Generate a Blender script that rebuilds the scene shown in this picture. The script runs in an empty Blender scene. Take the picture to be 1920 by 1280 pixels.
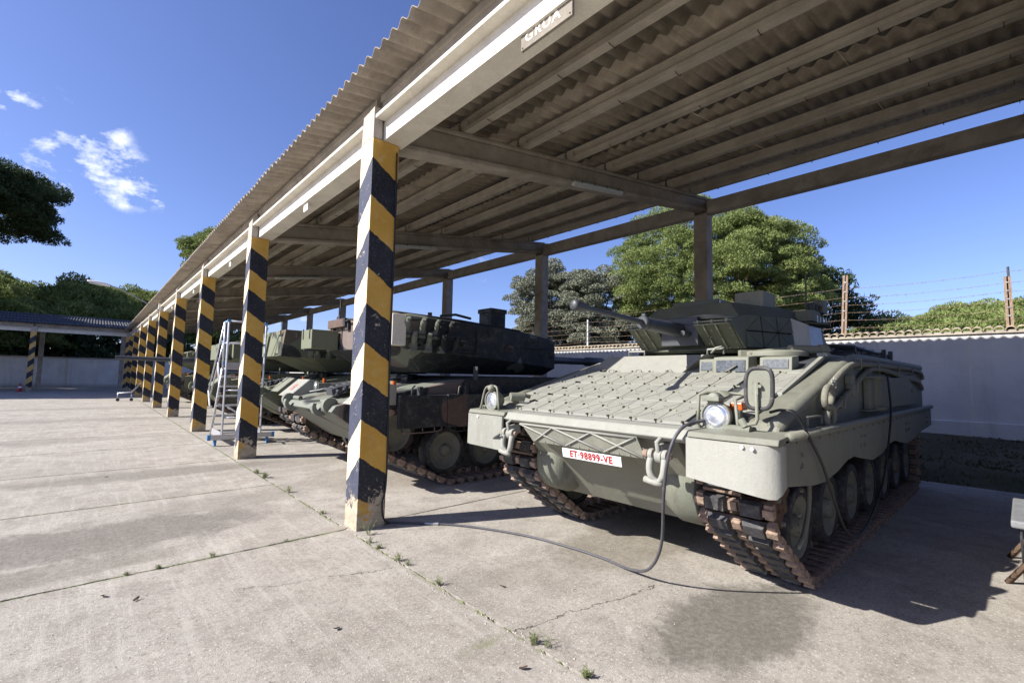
import bpy, math, random
import numpy as np
from mathutils import Vector, Matrix, Euler
R_ = math.radians
random.seed(7); rng = np.random.default_rng(7)
sc = bpy.context.scene
COL = sc.collection

# ------------------------------------------------------------------ camera
cam_d = bpy.data.cameras.new("camera"); cam = bpy.data.objects.new("camera", cam_d); COL.objects.link(cam)
sc.camera = cam
YAW, PITCH, ROLL, FPX, CAMH = 0.7374, 0.0778, 0.0191, 869.56, 1.6
fw = Vector((math.sin(YAW)*math.cos(PITCH), math.cos(YAW)*math.cos(PITCH), math.sin(PITCH)))
rt = Vector((math.cos(YAW), -math.sin(YAW), 0)); up = rt.cross(fw)
r_ = rt*math.cos(ROLL)+up*math.sin(ROLL); u_ = up*math.cos(ROLL)-rt*math.sin(ROLL)
cam.matrix_world = Matrix(((r_.x, u_.x, -fw.x, 0), (r_.y, u_.y, -fw.y, 0), (r_.z, u_.z, -fw.z, CAMH), (0, 0, 0, 1)))
cam_d.sensor_width = 36; cam_d.lens = 36*FPX/1920; cam_d.clip_start = .05; cam_d.clip_end = 3000

# ------------------------------------------------------------------ sky, sun, exposure
SUN_AZ = math.atan2(-1, .44)          # direction towards the sun, measured from +Y towards +X
SUN_EL = R_(35.5)
wd = bpy.data.worlds.new("World"); sc.world = wd; wd.use_nodes = True
nt = wd.node_tree; nt.nodes.clear()
def N(t, nt=nt, **k):
    n = nt.nodes.new(t)
    for a, b in k.items(): setattr(n, a, b)
    return n
wo = N('ShaderNodeOutputWorld'); bg = N('ShaderNodeBackground'); sky = N('ShaderNodeTexSky')
sky.sky_type = 'NISHITA'; sky.sun_disc = False; sky.sun_elevation = SUN_EL; sky.sun_rotation = SUN_AZ
sky.altitude = 700; sky.air_density = 1.0; sky.dust_density = 1.3; sky.ozone_density = 3.4
bg.inputs[1].default_value = .07
tc = N('ShaderNodeTexCoord'); tint = N('ShaderNodeMix', data_type='RGBA', blend_type='MULTIPLY'); tint.inputs[0].default_value = 1
tint.inputs[7].default_value = (1.16, 1.12, 1.48, 1)
nt.links.new(sky.outputs[0], tint.inputs[6])
def wmath(op, a, b=None, c=None):
    n = N('ShaderNodeMath', operation=op)
    for i, x in enumerate((a, b, c)):
        if x is None: continue
        if isinstance(x, (int, float)): n.inputs[i].default_value = x
        else: nt.links.new(x, n.inputs[i])
    return n.outputs[0]
def px_dir(x, y):
    d = r_*((x-960)/FPX)-u_*((y-640)/FPX)+fw
    return d.normalized()
mp = N('ShaderNodeMapping'); mp.inputs['Scale'].default_value = (4, 4, 6); nt.links.new(tc.outputs['Generated'], mp.inputs[0])
nz = N('ShaderNodeTexNoise'); nz.inputs['Scale'].default_value = 5.5; nz.inputs['Detail'].default_value = 9; nz.inputs['Roughness'].default_value = .62
nz.inputs['Distortion'].default_value = .15
nt.links.new(mp.outputs[0], nz.inputs[0])
acc = None
for (px, py, rad, w) in ((200, 315, .06, 1.0), (235, 350, .045, .95), (165, 285, .035, .7), (65, 208, .05, .72), (105, 215, .03, .6), (140, 268, .04, .6), (95, 262, .04, .5), (300, 372, .028, .6),
                         (65, 320, .06, .42), (120, 345, .05, .45), (215, 262, .03, .6), (560, 600, .05, .9), (905, 505, .03, .3)):
    d = px_dir(px, py)
    vd = N('ShaderNodeVectorMath', operation='DISTANCE'); nt.links.new(tc.outputs['Generated'], vd.inputs[0]); vd.inputs[1].default_value = d
    f = wmath('MULTIPLY', wmath('SUBTRACT', 1.0, wmath('DIVIDE', vd.outputs['Value'], rad)), w)
    f = wmath('MAXIMUM', f, 0.0)
    acc = f if acc is None else wmath('MAXIMUM', acc, f)
cl = wmath('MULTIPLY_ADD', wmath('SUBTRACT', nz.outputs[0], .5), 4.2, -.30)
cl = wmath('ADD', cl, wmath('MULTIPLY', acc, .80))
cl = wmath('MULTIPLY', cl, wmath('MINIMUM', wmath('MULTIPLY', acc, 3.0), 1.0))
cr = N('ShaderNodeClamp'); nt.links.new(wmath('MULTIPLY', cl, 1.25), cr.inputs[0])
cm = N('ShaderNodeMix', data_type='RGBA'); nt.links.new(cr.outputs[0], cm.inputs[0]); nt.links.new(tint.outputs[2], cm.inputs[6])
cm.inputs[7].default_value = (8.5, 9.0, 9.8, 1)
nt.links.new(cm.outputs[2], bg.inputs[0]); nt.links.new(bg.outputs[0], wo.inputs[0])

sd = bpy.data.lights.new("sun", 'SUN'); so = bpy.data.objects.new("sun", sd); COL.objects.link(so)
sd.energy = 4.9; sd.angle = R_(.53); sd.color = (1, .955, .89)
sv = Vector((math.sin(SUN_AZ)*math.cos(SUN_EL), math.cos(SUN_AZ)*math.cos(SUN_EL), math.sin(SUN_EL)))
so.rotation_euler = sv.to_track_quat('Z', 'Y').to_euler(); so.location = (-20, 10, 30)
sc.view_settings.view_transform = 'Standard'; sc.view_settings.look = 'None'; sc.view_settings.gamma = 1
sc.view_settings.exposure = .92
try: sc.view_settings.use_curve_mapping = False
except Exception: pass
sc.render.engine = 'CYCLES'
sc.cycles.max_bounces = 6; sc.cycles.diffuse_bounces = 4; sc.cycles.transparent_max_bounces = 4

# ------------------------------------------------------------------ materials
def NM(name):
    m = bpy.data.materials.new(name); m.use_nodes = True
    t = m.node_tree; b = t.nodes['Principled BSDF']
    return m, t, b
class G:
    """small node helper"""
    def __init__(s, t): s.t = t
    def n(s, k, **a):
        x = s.t.nodes.new(k)
        for p, q in a.items(): setattr(x, p, q)
        return x
    def put(s, sock, v):
        if isinstance(v, (int, float)): sock.default_value = v
        elif isinstance(v, (tuple, list)): sock.default_value = tuple(v) if len(v) != 3 or sock.type == 'VECTOR' else (*v, 1)
        else: s.t.links.new(v, sock)
    def m(s, op, a, b=None, c=None, clamp=False):
        x = s.n('ShaderNodeMath', operation=op, use_clamp=clamp)
        for i, v in enumerate((a, b, c)):
            if v is not None: s.put(x.inputs[i], v)
        return x.outputs[0]
    def mix(s, f, a, b, mode='MIX'):
        x = s.n('ShaderNodeMix', data_type='RGBA', blend_type=mode)
        s.put(x.inputs[0], f); s.put(x.inputs[6], a); s.put(x.inputs[7], b); return x.outputs[2]
    def noise(s, vec, scale, detail=4, rough=.55, dist=0):
        x = s.n('ShaderNodeTexNoise'); s.put(x.inputs['Vector'], vec); x.inputs['Scale'].default_value = scale
        x.inputs['Detail'].default_value = detail; x.inputs['Roughness'].default_value = rough; x.inputs['Distortion'].default_value = dist
        return x.outputs[0]
    def ramp(s, f, lo, hi):
        x = s.n('ShaderNodeMapRange'); x.interpolation_type = 'SMOOTHSTEP'
        s.put(x.inputs[0], f); x.inputs[1].default_value = lo; x.inputs[2].default_value = hi; return x.outputs[0]
    def scale(s, vec, v):
        x = s.n('ShaderNodeMapping'); s.put(x.inputs[0], vec); x.inputs['Scale'].default_value = v; return x.outputs[0]
    def obj(s, rnd=True):
        tc = s.n('ShaderNodeTexCoord')
        if not rnd: return tc.outputs['Object']
        oi = s.n('ShaderNodeObjectInfo'); a = s.n('ShaderNodeVectorMath', operation='MULTIPLY_ADD')
        cv = s.n('ShaderNodeCombineXYZ')
        for i in range(3): s.t.links.new(oi.outputs['Random'], cv.inputs[i])
        s.t.links.new(cv.outputs[0], a.inputs[0]); a.inputs[1].default_value = (17, 31, 11); s.t.links.new(tc.outputs['Object'], a.inputs[2])
        return a.outputs[0]
    def world(s): return s.n('ShaderNodeNewGeometry').outputs['Position']
    def bump(s, b, h, strength=.3, dist=.02):
        x = s.n('ShaderNodeBump'); x.inputs['Strength'].default_value = strength; x.inputs['Distance'].default_value = dist
        s.put(x.inputs['Height'], h); s.t.links.new(x.outputs[0], b.inputs['Normal'])
def basic(name, col, rough=.6, var=.25, scale=6, dirt=None, dirt_amt=.4, metal=0, bump=.15, fine=60, rnd=True, spec=.4, bdist=.01):
    m, t, b = NM(name); g = G(t); v = g.obj(rnd)
    n1 = g.noise(v, scale, 6, .65); n2 = g.noise(v, fine, 3, .6)
    c = g.mix(g.ramp(n1, .3, .75), tuple(x*(1-var) for x in col), tuple(min(1, x*(1+var)) for x in col))
    if dirt:
        n3 = g.noise(v, scale*.7, 8, .75, .6); c = g.mix(g.m('MULTIPLY', g.ramp(n3, .48, .7), dirt_amt), c, dirt)
    c = g.mix(g.m('MULTIPLY', g.ramp(n2, .35, .65), .25), c, tuple(x*.7 for x in col))
    t.links.new(c, b.inputs['Base Color'])
    t.links.new(g.m('MULTIPLY_ADD', n1, .25, rough-.12), b.inputs['Roughness'])
    b.inputs['Metallic'].default_value = metal; b.inputs['Specular IOR Level'].default_value = spec
    if bump: g.bump(b, g.m('ADD', n2, n1), bump, bdist)
    return m
M = {}
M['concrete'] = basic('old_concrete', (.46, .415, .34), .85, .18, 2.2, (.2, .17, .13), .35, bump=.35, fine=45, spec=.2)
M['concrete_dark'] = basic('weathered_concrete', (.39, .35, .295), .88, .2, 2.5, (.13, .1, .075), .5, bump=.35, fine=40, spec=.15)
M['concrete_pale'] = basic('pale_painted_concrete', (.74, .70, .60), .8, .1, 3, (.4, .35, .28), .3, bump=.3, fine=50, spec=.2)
M['sheet'] = basic('fibre_cement_sheet', (.37, .32, .25), .9, .22, 3, (.14, .105, .08), .5, bump=.3, fine=35, spec=.1)
M['sheet_shaded'] = basic('shaded_sheet', (.045, .047, .058), .7, .25, 3, (.05, .05, .06), .5, bump=.3, fine=30)  # far roof: shade put into the colour, a darkened copy of the sheet
def worn(name, col, dust, dark, var=.12, chip=.5, drip=.5):
    m, t, b = NM(name); g = G(t); v = g.obj(False); oi = g.n('ShaderNodeObjectInfo').outputs['Random']
    n1 = g.noise(v, 1.6, 7, .7); n2 = g.noise(v, 9, 7, .75, .3); n3 = g.noise(v, 70, 4, .7); dr = g.noise(g.scale(v, (9, 9, .9)), 1, 7, .7, .2)
    c = g.mix(g.ramp(n1, .3, .72), tuple(x*(1-var) for x in col), tuple(x*(1+var) for x in col))
    c = g.mix(g.m('MULTIPLY', g.ramp(n2, .46, .7), .5), c, dust)
    c = g.mix(g.m('MULTIPLY', g.ramp(dr, .5, .68), drip), c, dark)
    c = g.mix(g.m('MULTIPLY', g.ramp(n3, .5, .68), .3), c, dark)
    c = g.mix(g.m('MULTIPLY', g.ramp(g.noise(v, 26, 8, .8, .6), .64, .67), chip), c, (.09, .075, .055))
    geo = g.n('ShaderNodeNewGeometry'); pt = g.ramp(geo.outputs['Pointiness'], .515, .56); c = g.mix(g.m('MULTIPLY', pt, .35), c, dust)
    c = g.mix(1.0, c, g.mix(oi, (.93, .93, .93), (1.05, 1.05, 1.05)), 'MULTIPLY')
    t.links.new(c, b.inputs['Base Color']); t.links.new(g.m('MULTIPLY_ADD', n2, .35, .48), b.inputs['Roughness']); b.inputs['Specular IOR Level'].default_value = .3
    g.bump(b, g.m('ADD', n3, g.m('MULTIPLY', n2, 1.5)), .25, .01); return m
M['ifv'] = basic('pale_olive_paint', (.20, .208, .168), .62, .10, 3, (.22, .20, .14), .45, bump=.12, fine=90, spec=.35)
M['ifv_dust'] = basic('dusty_olive_paint', (.265, .268, .232), .7, .09, 4, (.30, .28, .21), .45, bump=.12, fine=110, spec=.3)
M['ifv_light'] = basic('faded_pale_paint', (.31, .31, .282), .55, .07, 2.5, (.38, .37, .3), .35, bump=.08, fine=60, spec=.35)
M['turret'] = basic('dark_olive_paint', (.11, .118, .08), .6, .2, 4, (.13, .12, .09), .4, bump=.15, fine=80)
M['turret_edge'] = basic('worn_olive_paint', (.24, .24, .17), .6, .15, 5, (.3, .28, .22), .4, bump=.15, fine=80)
M['gun'] = basic('gunmetal_paint', (.055, .06, .066), .45, .2, 6, (.12, .12, .11), .3, bump=.12, fine=60)
M['rust'] = basic('rusty_steel', (.31, .225, .17), .92, .3, 22, (.12, .09, .07), .8, bump=.5, fine=60, spec=.25)
M['rust_dark'] = basic('dark_rusty_steel', (.13, .085, .06), .85, .4, 12, (.05, .04, .035), .7, bump=.5, fine=60, spec=.25)
M['rubber'] = basic('worn_rubber', (.05, .05, .052), .65, .45, 16, (.19, .175, .155), .75, bump=.2, fine=60, spec=.35)
M['wheel'] = basic('dusty_wheel_paint', (.20, .20, .16), .7, .2, 5, (.13, .11, .085), .6, bump=.15, fine=60)
M['black'] = basic('black_cable', (.02, .02, .022), .5, .2, 20, bump=.05)
M['grey_cable'] = basic('grey_cable', (.07, .07, .08), .5, .2, 20, bump=.05)
M['steel'] = basic('dull_steel', (.35, .36, .37), .4, .15, 12, (.2, .18, .15), .4, metal=.7, bump=.1)
M['alu'] = basic('aluminium', (.55, .56, .58), .35, .08, 12, metal=.55, bump=.05)
M['blue'] = basic('blue_plastic', (.06, .24, .5), .5, .1, 8, bump=.05)
M['white'] = basic('white_paint', (.78, .77, .74), .5, .06, 6, (.5, .47, .42), .3, bump=.05)
M['red'] = basic('red_paint', (.34, .015, .02), .5, .15, 20, bump=.03)
M['redfade'] = basic('faded_red_paint', (.5, .16, .14), .7, .3, 30, (.5, .48, .45), .8, bump=.03)
M['orange'] = basic('amber_lens', (.5, .11, .02), .25, .1, 8, bump=0)
M['wood'] = basic('weathered_wood', (.29, .26, .215), .85, .2, 7, (.2, .17, .13), .6, bump=.4, fine=60, spec=.15)
M['rope'] = basic('painted_rope', (.20, .195, .15), .8, .12, 30, (.2, .18, .13), .5, bump=.5, fine=130)
M['bark'] = basic('pine_bark', (.13, .085, .06), .95, .4, 3, (.04, .03, .025), .7, bump=.8, fine=14, spec=.1, bdist=.05)
M['soil'] = basic('dark_soil', (.07, .062, .045), .95, .3, 8, (.09, .1, .04), .6, bump=.6, spec=.05)
M['canvas'] = basic('grey_canvas', (.2, .205, .21), .8, .15, 12, (.15, .14, .12), .4, bump=.2)
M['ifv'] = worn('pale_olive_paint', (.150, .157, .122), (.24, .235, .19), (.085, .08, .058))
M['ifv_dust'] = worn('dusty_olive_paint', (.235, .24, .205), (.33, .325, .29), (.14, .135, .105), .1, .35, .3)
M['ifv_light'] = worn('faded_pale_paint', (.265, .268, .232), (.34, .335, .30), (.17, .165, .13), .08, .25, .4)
def glassmat():
    m, t, b = NM('headlamp_glass'); g = G(t); v = g.obj(False)
    w = g.n('ShaderNodeTexWave'); w.inputs['Scale'].default_value = 22; w.inputs['Distortion'].default_value = .6; g.put(w.inputs['Vector'], v)
    n = g.noise(v, 14, 3, .6)
    t.links.new(g.mix(g.ramp(n, .35, .7), (.45, .5, .58), (.88, .9, .93)), b.inputs['Base Color'])
    b.inputs['Metallic'].default_value = .75; b.inputs['Roughness'].default_value = .2
    g.bump(b, w.outputs[1], .5, .01); return m
M['lamp'] = glassmat()
def darkglass():
    m, t, b = NM('periscope_glass'); g = G(t); n = g.noise(g.obj(False), 45, 4, .7)
    t.links.new(g.mix(g.ramp(n, .4, .6), (.03, .04, .05), (.08, .09, .10)), b.inputs['Base Color'])
    b.inputs['Roughness'].default_value = .3; b.inputs['Specular IOR Level'].default_value = .4; return m
M['pglass'] = darkglass()
def diffuser():
    m, t, b = NM('frosted_cover'); b.inputs['Base Color'].default_value = (.45, .46, .44, 1); b.inputs['Roughness'].default_value = .3
    return m
M['diffuser'] = diffuser()
def stripes(bl=1.0):
    m, t, b = NM('hazard_paint'); g = G(t); tc = g.n('ShaderNodeTexCoord'); v = tc.outputs['Object']
    sx = g.n('ShaderNodeSeparateXYZ'); t.links.new(v, sx.inputs[0]); X, Y, Z = sx.outputs
    oi = g.n('ShaderNodeObjectInfo'); rnd = oi.outputs['Random']
    vr = g.obj(True)
    X = g.m('MAXIMUM', X, 0.0); Y = g.m('MAXIMUM', Y, 0.0)
    u = g.m('ADD', Z, g.m('ADD', g.m('MULTIPLY', X, .68), g.m('MULTIPLY', Y, 1.0)))
    u = g.m('ADD', u, g.m('MULTIPLY', g.m('SUBTRACT', g.noise(vr, 5, 6, .7), .5), .085))
    u = g.m('ADD', u, g.m('MULTIPLY', g.m('SUBTRACT', rnd, .5), .05))
    f = g.m('FRACT', g.m('DIVIDE', g.m('SUBTRACT', 12.04, u), .805))     # 3.97 = first black edge
    blk = g.m('MULTIPLY', g.ramp(f, -.003, .004), g.m('SUBTRACT', 1.0, g.ramp(f, .518, .526)))
    blk = g.m('MULTIPLY', blk, g.m('LESS_THAN', u, 4.2))
    nbig = g.noise(vr, 2.2, 6, .7); nf = g.noise(vr, 38, 5, .75); nm = g.noise(vr, 9, 6, .75, .4)
    yel = g.mix(g.ramp(nbig, .35, .7), (.56, .31, .05), (.64, .39, .09))
    yel = g.mix(g.m('MULTIPLY', g.ramp(nm, .5, .75), .45), yel, (.62, .52, .3))
    blc = g.mix(g.ramp(nbig, .3, .7), (.014, .015, .022), (.028, .03, .04))
    blc = g.mix(g.m('MULTIPLY', g.ramp(nf, .52, .75), .4), blc, (.2, .2, .22))
    c = g.mix(blk, yel, blc)
    # front face (x about 0): sun glare painted in as paler colour, plus chips
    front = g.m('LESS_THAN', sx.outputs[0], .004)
    sun_glare = g.m('MULTIPLY', front, g.m('MULTIPLY_ADD', g.ramp(nm, .25, .7), .35*bl, .48*bl))
    c = g.mix(sun_glare, c, g.mix(blk, (.86, .76, .56), (.065, .075, .115)))
    chipf = g.m('MULTIPLY', front, g.ramp(g.noise(vr, 6, 9, .8, .8), .585, .63))
    low = g.m('SUBTRACT', 1.0, g.ramp(sx.outputs[2], .0, .55))
    chipl = g.ramp(g.m('ADD', g.noise(vr, 8, 8, .75, .5), g.m('ADD', g.m('MULTIPLY', low, .27), g.m('MULTIPLY', g.m('SUBTRACT', rnd, .5), .12))), .66, .69)
    chip = g.m('MAXIMUM', chipf, chipl)
    c = g.mix(chip, c, g.mix(nf, (.62, .56, .45), (.34, .25, .14)))
    spk = g.ramp(g.noise(vr, 75, 2, .6), .67, .72)
    c = g.mix(g.m('MULTIPLY', spk, .6), c, (.2, .14, .07))
    # unpainted concrete above 4.19 m
    top = g.m('GREATER_THAN', g.m('ADD', sx.outputs[2], g.m('MULTIPLY', nm, .01)), 4.197)
    c = g.mix(top, c, g.mix(nf, (.5, .46, .4), (.32, .28, .23)))
    grime = g.m('MULTIPLY', low, g.ramp(nm, .35, .7))
    c = g.mix(g.m('MULTIPLY', grime, .55), c, (.12, .1, .08))
    t.links.new(c, b.inputs['Base Color']); b.inputs['Roughness'].default_value = .62; b.inputs['Specular IOR Level'].default_value = .3
    g.bump(b, g.m('ADD', g.m('MULTIPLY', chip, -1.5), g.m('ADD', nf, nm)), .4, .01); return m
M['stripes'] = stripes(); M['stripes_shaded'] = stripes(.15)  # second copy for shaded far columns, with little sun glare painted in
def ground_mat(apron=True):
    m, t, b = NM('concrete_paving_apron' if apron else 'concrete_paving_shed'); g = G(t); P = g.world()
    sx = g.n('ShaderNodeSeparateXYZ'); t.links.new(P, sx.inputs[0]); X, Y = sx.outputs[0], sx.outputs[1]
    big = g.noise(P, .55, 6, .6, .3); mid = g.noise(P, 2.6, 7, .7, .2); fin = g.noise(P, 22, 6, .75); vf = g.noise(P, 120, 3, .7)
    c = g.mix(g.ramp(big, .3, .72), (.35, .322, .278), (.435, .402, .348))
    c = g.mix(g.m('MULTIPLY', g.ramp(mid, .42, .66), .7), c, (.255, .23, .195))
    sm = g.noise(P, 1.1, 9, .78, 1.0); c = g.mix(g.m('MULTIPLY', g.ramp(sm, .54, .66), .45), c, (.20, .178, .145)); c = g.mix(g.m('MULTIPLY', g.ramp(g.noise(P, 1.7, 8, .75, .6), .56, .7), .5), c, (.58, .54, .475))
    c = g.mix(g.m('MULTIPLY', g.ramp(fin, .48, .66), .6), c, (.20, .178, .15))
    c = g.mix(g.m('MULTIPLY', g.ramp(vf, .5, .64), .45), c, (.16, .14, .12))
    pit = g.ramp(g.noise(P, 34, 2, .5, 1.2), .66, .70); c = g.mix(g.m('MULTIPLY', pit, .55), c, (.09, .078, .062))
    c = g.mix(g.m('MULTIPLY', g.ramp(g.noise(P, 60, 4, .7), .55, .66), .7), c, (.66, .62, .56))
    # broom lines along Y with an uneven hand
    br = g.noise(g.scale(P, (15, .9, 1)), 1.0, 5, .65, .15); br2 = g.noise(g.scale(P, (7, .35, 1)), 1.0, 4, .6, .2)
    if apron:
        c = g.mix(g.m('MULTIPLY', g.ramp(br, .5, .66), .22), c, (.57, .535, .475))
        c = g.mix(g.m('MULTIPLY', g.ramp(br2, .5, .75), .15), c, (.32, .29, .25))
    # old spills: centre, radii, strength, colour
    n = g.m('MULTIPLY', g.m('SUBTRACT', g.noise(P, 2.4, 7, .72, .5), .5), 1.3)
    for (cx, cy, rx, ry, w, col) in ((3.32, 1.36, .85, .42, .85, (.12, .112, .092)), (4.15, 2.7, 1.2, .55, .65, (.17, .15, .11)), (2.35, 2.98, .30, .20, .32, (.15, .135, .105)),
                                     (2.85, 2.8, .5, .2, .28, (.17, .15, .12)), (-.2, 6.0, 1.9, .6, .75, (.15, .135, .115)), (-.4, 5.2, 1.2, .25, .5, (.14, .13, .10)), (.9, 9.2, 1.9, .4, .6, (.16, .145, .12)),
                                     (1.35, 6.7, 1.1, .35, .3, (.16, .145, .12)), (-1, 14.5, 3.0, .5, .35, (.17, .15, .13)), (3.4, 7.0, 1.0, .9, .35, (.2, .17, .13)),
                                     (-.5, 20, 4.0, .8, .35, (.18, .16, .14)), (1, 26, 4, .8, .35, (.18, .16, .14)), (3.0, 9.2, 1, .7, .3, (.16, .14, .12))):
        dx = g.m('DIVIDE', g.m('SUBTRACT', X, cx), rx); dy = g.m('DIVIDE', g.m('SUBTRACT', Y, cy), ry)
        r = g.m('SQRT', g.m('ADD', g.m('MULTIPLY', dx, dx), g.m('MULTIPLY', dy, dy)))
        f = g.m('SUBTRACT', 1.0, g.ramp(g.m('ADD', r, n), .7, 1.15))
        f = g.m('MULTIPLY', f, g.m('MULTIPLY_ADD', g.ramp(fin, .3, .6), .35, .65))
        c = g.mix(g.m('MULTIPLY', f, w), c, col)
    # thin mossy stain along the joints
    if apron:
        jd = g.m('MINIMUM', g.m('ABSOLUTE', g.m('SUBTRACT', X, 2.085)), g.m('ABSOLUTE', g.m('SUBTRACT', g.m('PINGPONG', g.m('SUBTRACT', Y, 4.8), 1.275), 0.0)))
        jm = g.m('MULTIPLY', g.m('SUBTRACT', 1.0, g.ramp(jd, .0, .07)), g.ramp(g.noise(P, 3, 6, .7), .42, .62)); c = g.mix(g.m('MULTIPLY', jm, .55), c, (.17, .175, .085))
    # fine wandering cracks
    def crack(y0, k, xa, xb, w=.0035, amp=.10):
        line = g.m('ADD', g.m('MULTIPLY_ADD', X, k, y0), g.m('MULTIPLY', g.m('SUBTRACT', g.noise(P, 4.2, 6, .7), .5), amp*3))
        d = g.m('ABSOLUTE', g.m('SUBTRACT', Y, line))
        f = g.m('SUBTRACT', 1.0, g.ramp(d, w*.6, w*1.8))
        return g.m('MULTIPLY', f, g.m('MULTIPLY', g.m('GREATER_THAN', X, xa), g.m('LESS_THAN', X, xb)))
    ck = crack(2.62, -.18, 2.1, 3.4) if not apron else crack(4.3, -.35, .9, 2.0, .0025)
    if not apron: ck = g.m('MAXIMUM', ck, crack(3.9, -.45, 4.6, 6.5, .003))
    c = g.mix(g.m('MULTIPLY', ck, .85), c, (.06, .05, .04))
    t.links.new(c, b.inputs['Base Color']); b.inputs['Roughness'].default_value = .88; b.inputs['Specular IOR Level'].default_value = .2
    h = g.m('ADD', g.m('MULTIPLY', fin, .8), g.m('MULTIPLY', vf, .8)); h = g.m('ADD', h, g.m('MULTIPLY', mid, 1.2))
    if apron: h = g.m('ADD', h, g.m('ADD', g.m('MULTIPLY', br, .35), g.m('MULTIPLY', br2, .3)))
    h = g.m('SUBTRACT', h, g.m('MULTIPLY', ck, 3.0))
    g.bump(b, h, .55, .012); return m
M['apron'] = ground_mat(True); M['shedfloor'] = ground_mat(False)
def camo(name, seed, base=(.175, .19, .155), brown=(.165, .13, .115), blk=(.026, .03, .034), t1=.55, t2=.56, bias=None):
    m, t, b = NM(name); g = G(t); tc = g.n('ShaderNodeTexCoord'); mpn = g.n('ShaderNodeMapping'); t.links.new(tc.outputs['Object'], mpn.inputs[0])
    mpn.inputs['Location'].default_value = (seed, seed*2, 0); v = mpn.outputs[0]
    a = g.noise(v, .75, 1, .4, .8); d = g.noise(g.scale(v, (1, 1, 1.4)), .62, 1, .4, .9); f = g.noise(v, 7, 7, .75); ff = g.noise(v, 60, 3, .6)
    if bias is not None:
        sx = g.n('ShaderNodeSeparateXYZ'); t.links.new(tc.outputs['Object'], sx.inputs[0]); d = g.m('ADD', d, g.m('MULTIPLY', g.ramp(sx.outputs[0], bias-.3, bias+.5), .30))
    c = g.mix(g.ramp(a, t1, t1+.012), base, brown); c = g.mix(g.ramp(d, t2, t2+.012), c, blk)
    c = g.mix(g.m('MULTIPLY', g.ramp(f, .45, .75), .35), c, (.24, .22, .18)); c = g.mix(g.m('MULTIPLY', g.ramp(ff, .4, .7), .2), c, (.1, .1, .08))
    t.links.new(c, b.inputs['Base Color']); b.inputs['Roughness'].default_value = .68; b.inputs['Specular IOR Level'].default_value = .3
    g.bump(b, g.m('ADD', f, ff), .15, .01); return m
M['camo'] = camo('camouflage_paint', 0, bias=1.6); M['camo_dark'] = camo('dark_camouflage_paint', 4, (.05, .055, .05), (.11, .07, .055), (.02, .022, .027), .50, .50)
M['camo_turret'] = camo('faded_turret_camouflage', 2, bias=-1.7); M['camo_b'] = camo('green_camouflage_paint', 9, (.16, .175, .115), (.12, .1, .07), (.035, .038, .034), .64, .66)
def leafmat(name, a, b_, c_, trans=.25):
    m, t, b = NM(name); g = G(t); P = g.obj(True); n = g.noise(P, .6, 4, .6); n2 = g.noise(P, 5, 3, .6)
    c = g.mix(g.ramp(n, .35, .65), a, b_); c = g.mix(g.m('MULTIPLY', g.ramp(n2, .45, .7), .5), c, c_)
    t.links.new(c, b.inputs['Base Color']); b.inputs['Roughness'].default_value = .7; b.inputs['Specular IOR Level'].default_value = .25
    tr = g.n('ShaderNodeBsdfTranslucent'); t.links.new(c, tr.inputs[0]); mx = g.n('ShaderNodeMixShader'); mx.inputs[0].default_value = trans
    out = t.nodes['Material Output']; t.links.new(b.outputs[0], mx.inputs[1]); t.links.new(tr.outputs[0], mx.inputs[2]); t.links.new(mx.outputs[0], out.inputs[0])
    return m
M['pine'] = leafmat('pine_needles', (.145, .19, .055), (.225, .275, .085), (.34, .38, .15))
M['pine_dark'] = leafmat('dark_pine_needles', (.035, .06, .025), (.06, .09, .035), (.09, .12, .05))
M['oak'] = leafmat('grey_oak_leaves', (.16, .175, .12), (.235, .245, .175), (.33, .335, .25), .15)
M['weed'] = leafmat('weed_leaves', (.12, .16, .05), (.2, .24, .09), (.3, .3, .14))
M['grass'] = leafmat('rough_grass', (.05, .065, .025), (.09, .1, .04), (.13, .12, .06))
def wallmat():
    m, t, b = NM('whitewash'); g = G(t); P = g.world(); n = g.noise(P, .8, 7, .7); f = g.noise(P, 14, 5, .7)
    dr = g.noise(g.scale(P, (3, 3, .35)), 1, 6, .7)
    c = g.mix(g.ramp(n, .3, .7), (.56, .56, .555), (.68, .675, .655)); c = g.mix(g.m('MULTIPLY', g.ramp(dr, .48, .72), .45), c, (.38, .365, .34))
    sx = g.n('ShaderNodeSeparateXYZ'); t.links.new(P, sx.inputs[0])
    low = g.m('SUBTRACT', 1.0, g.ramp(g.m('ADD', sx.outputs[2], g.m('MULTIPLY', f, .25)), .15, .55))
    c = g.mix(g.m('MULTIPLY', low, .6), c, (.3, .26, .2))
    t.links.new(c, b.inputs['Base Color']); b.inputs['Roughness'].default_value = .9; g.bump(b, g.m('ADD', n, f), .3, .02); return m
M['wall'] = wallmat()
M['tile'] = basic('lichened_tile', (.42, .34, .24), .9, .3, 5, (.2, .17, .13), .6, bump=.5, fine=30)
M['dirt'] = basic('bare_earth', (.12, .105, .07), .95, .3, .7, (.06, .075, .03), .7, bump=.6, fine=20, rnd=False, spec=.05)
M['plumb'] = basic('grey_green_paint', (.20, .205, .16), .6, .12, 6, (.2, .18, .13), .4, bump=.1)

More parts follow.
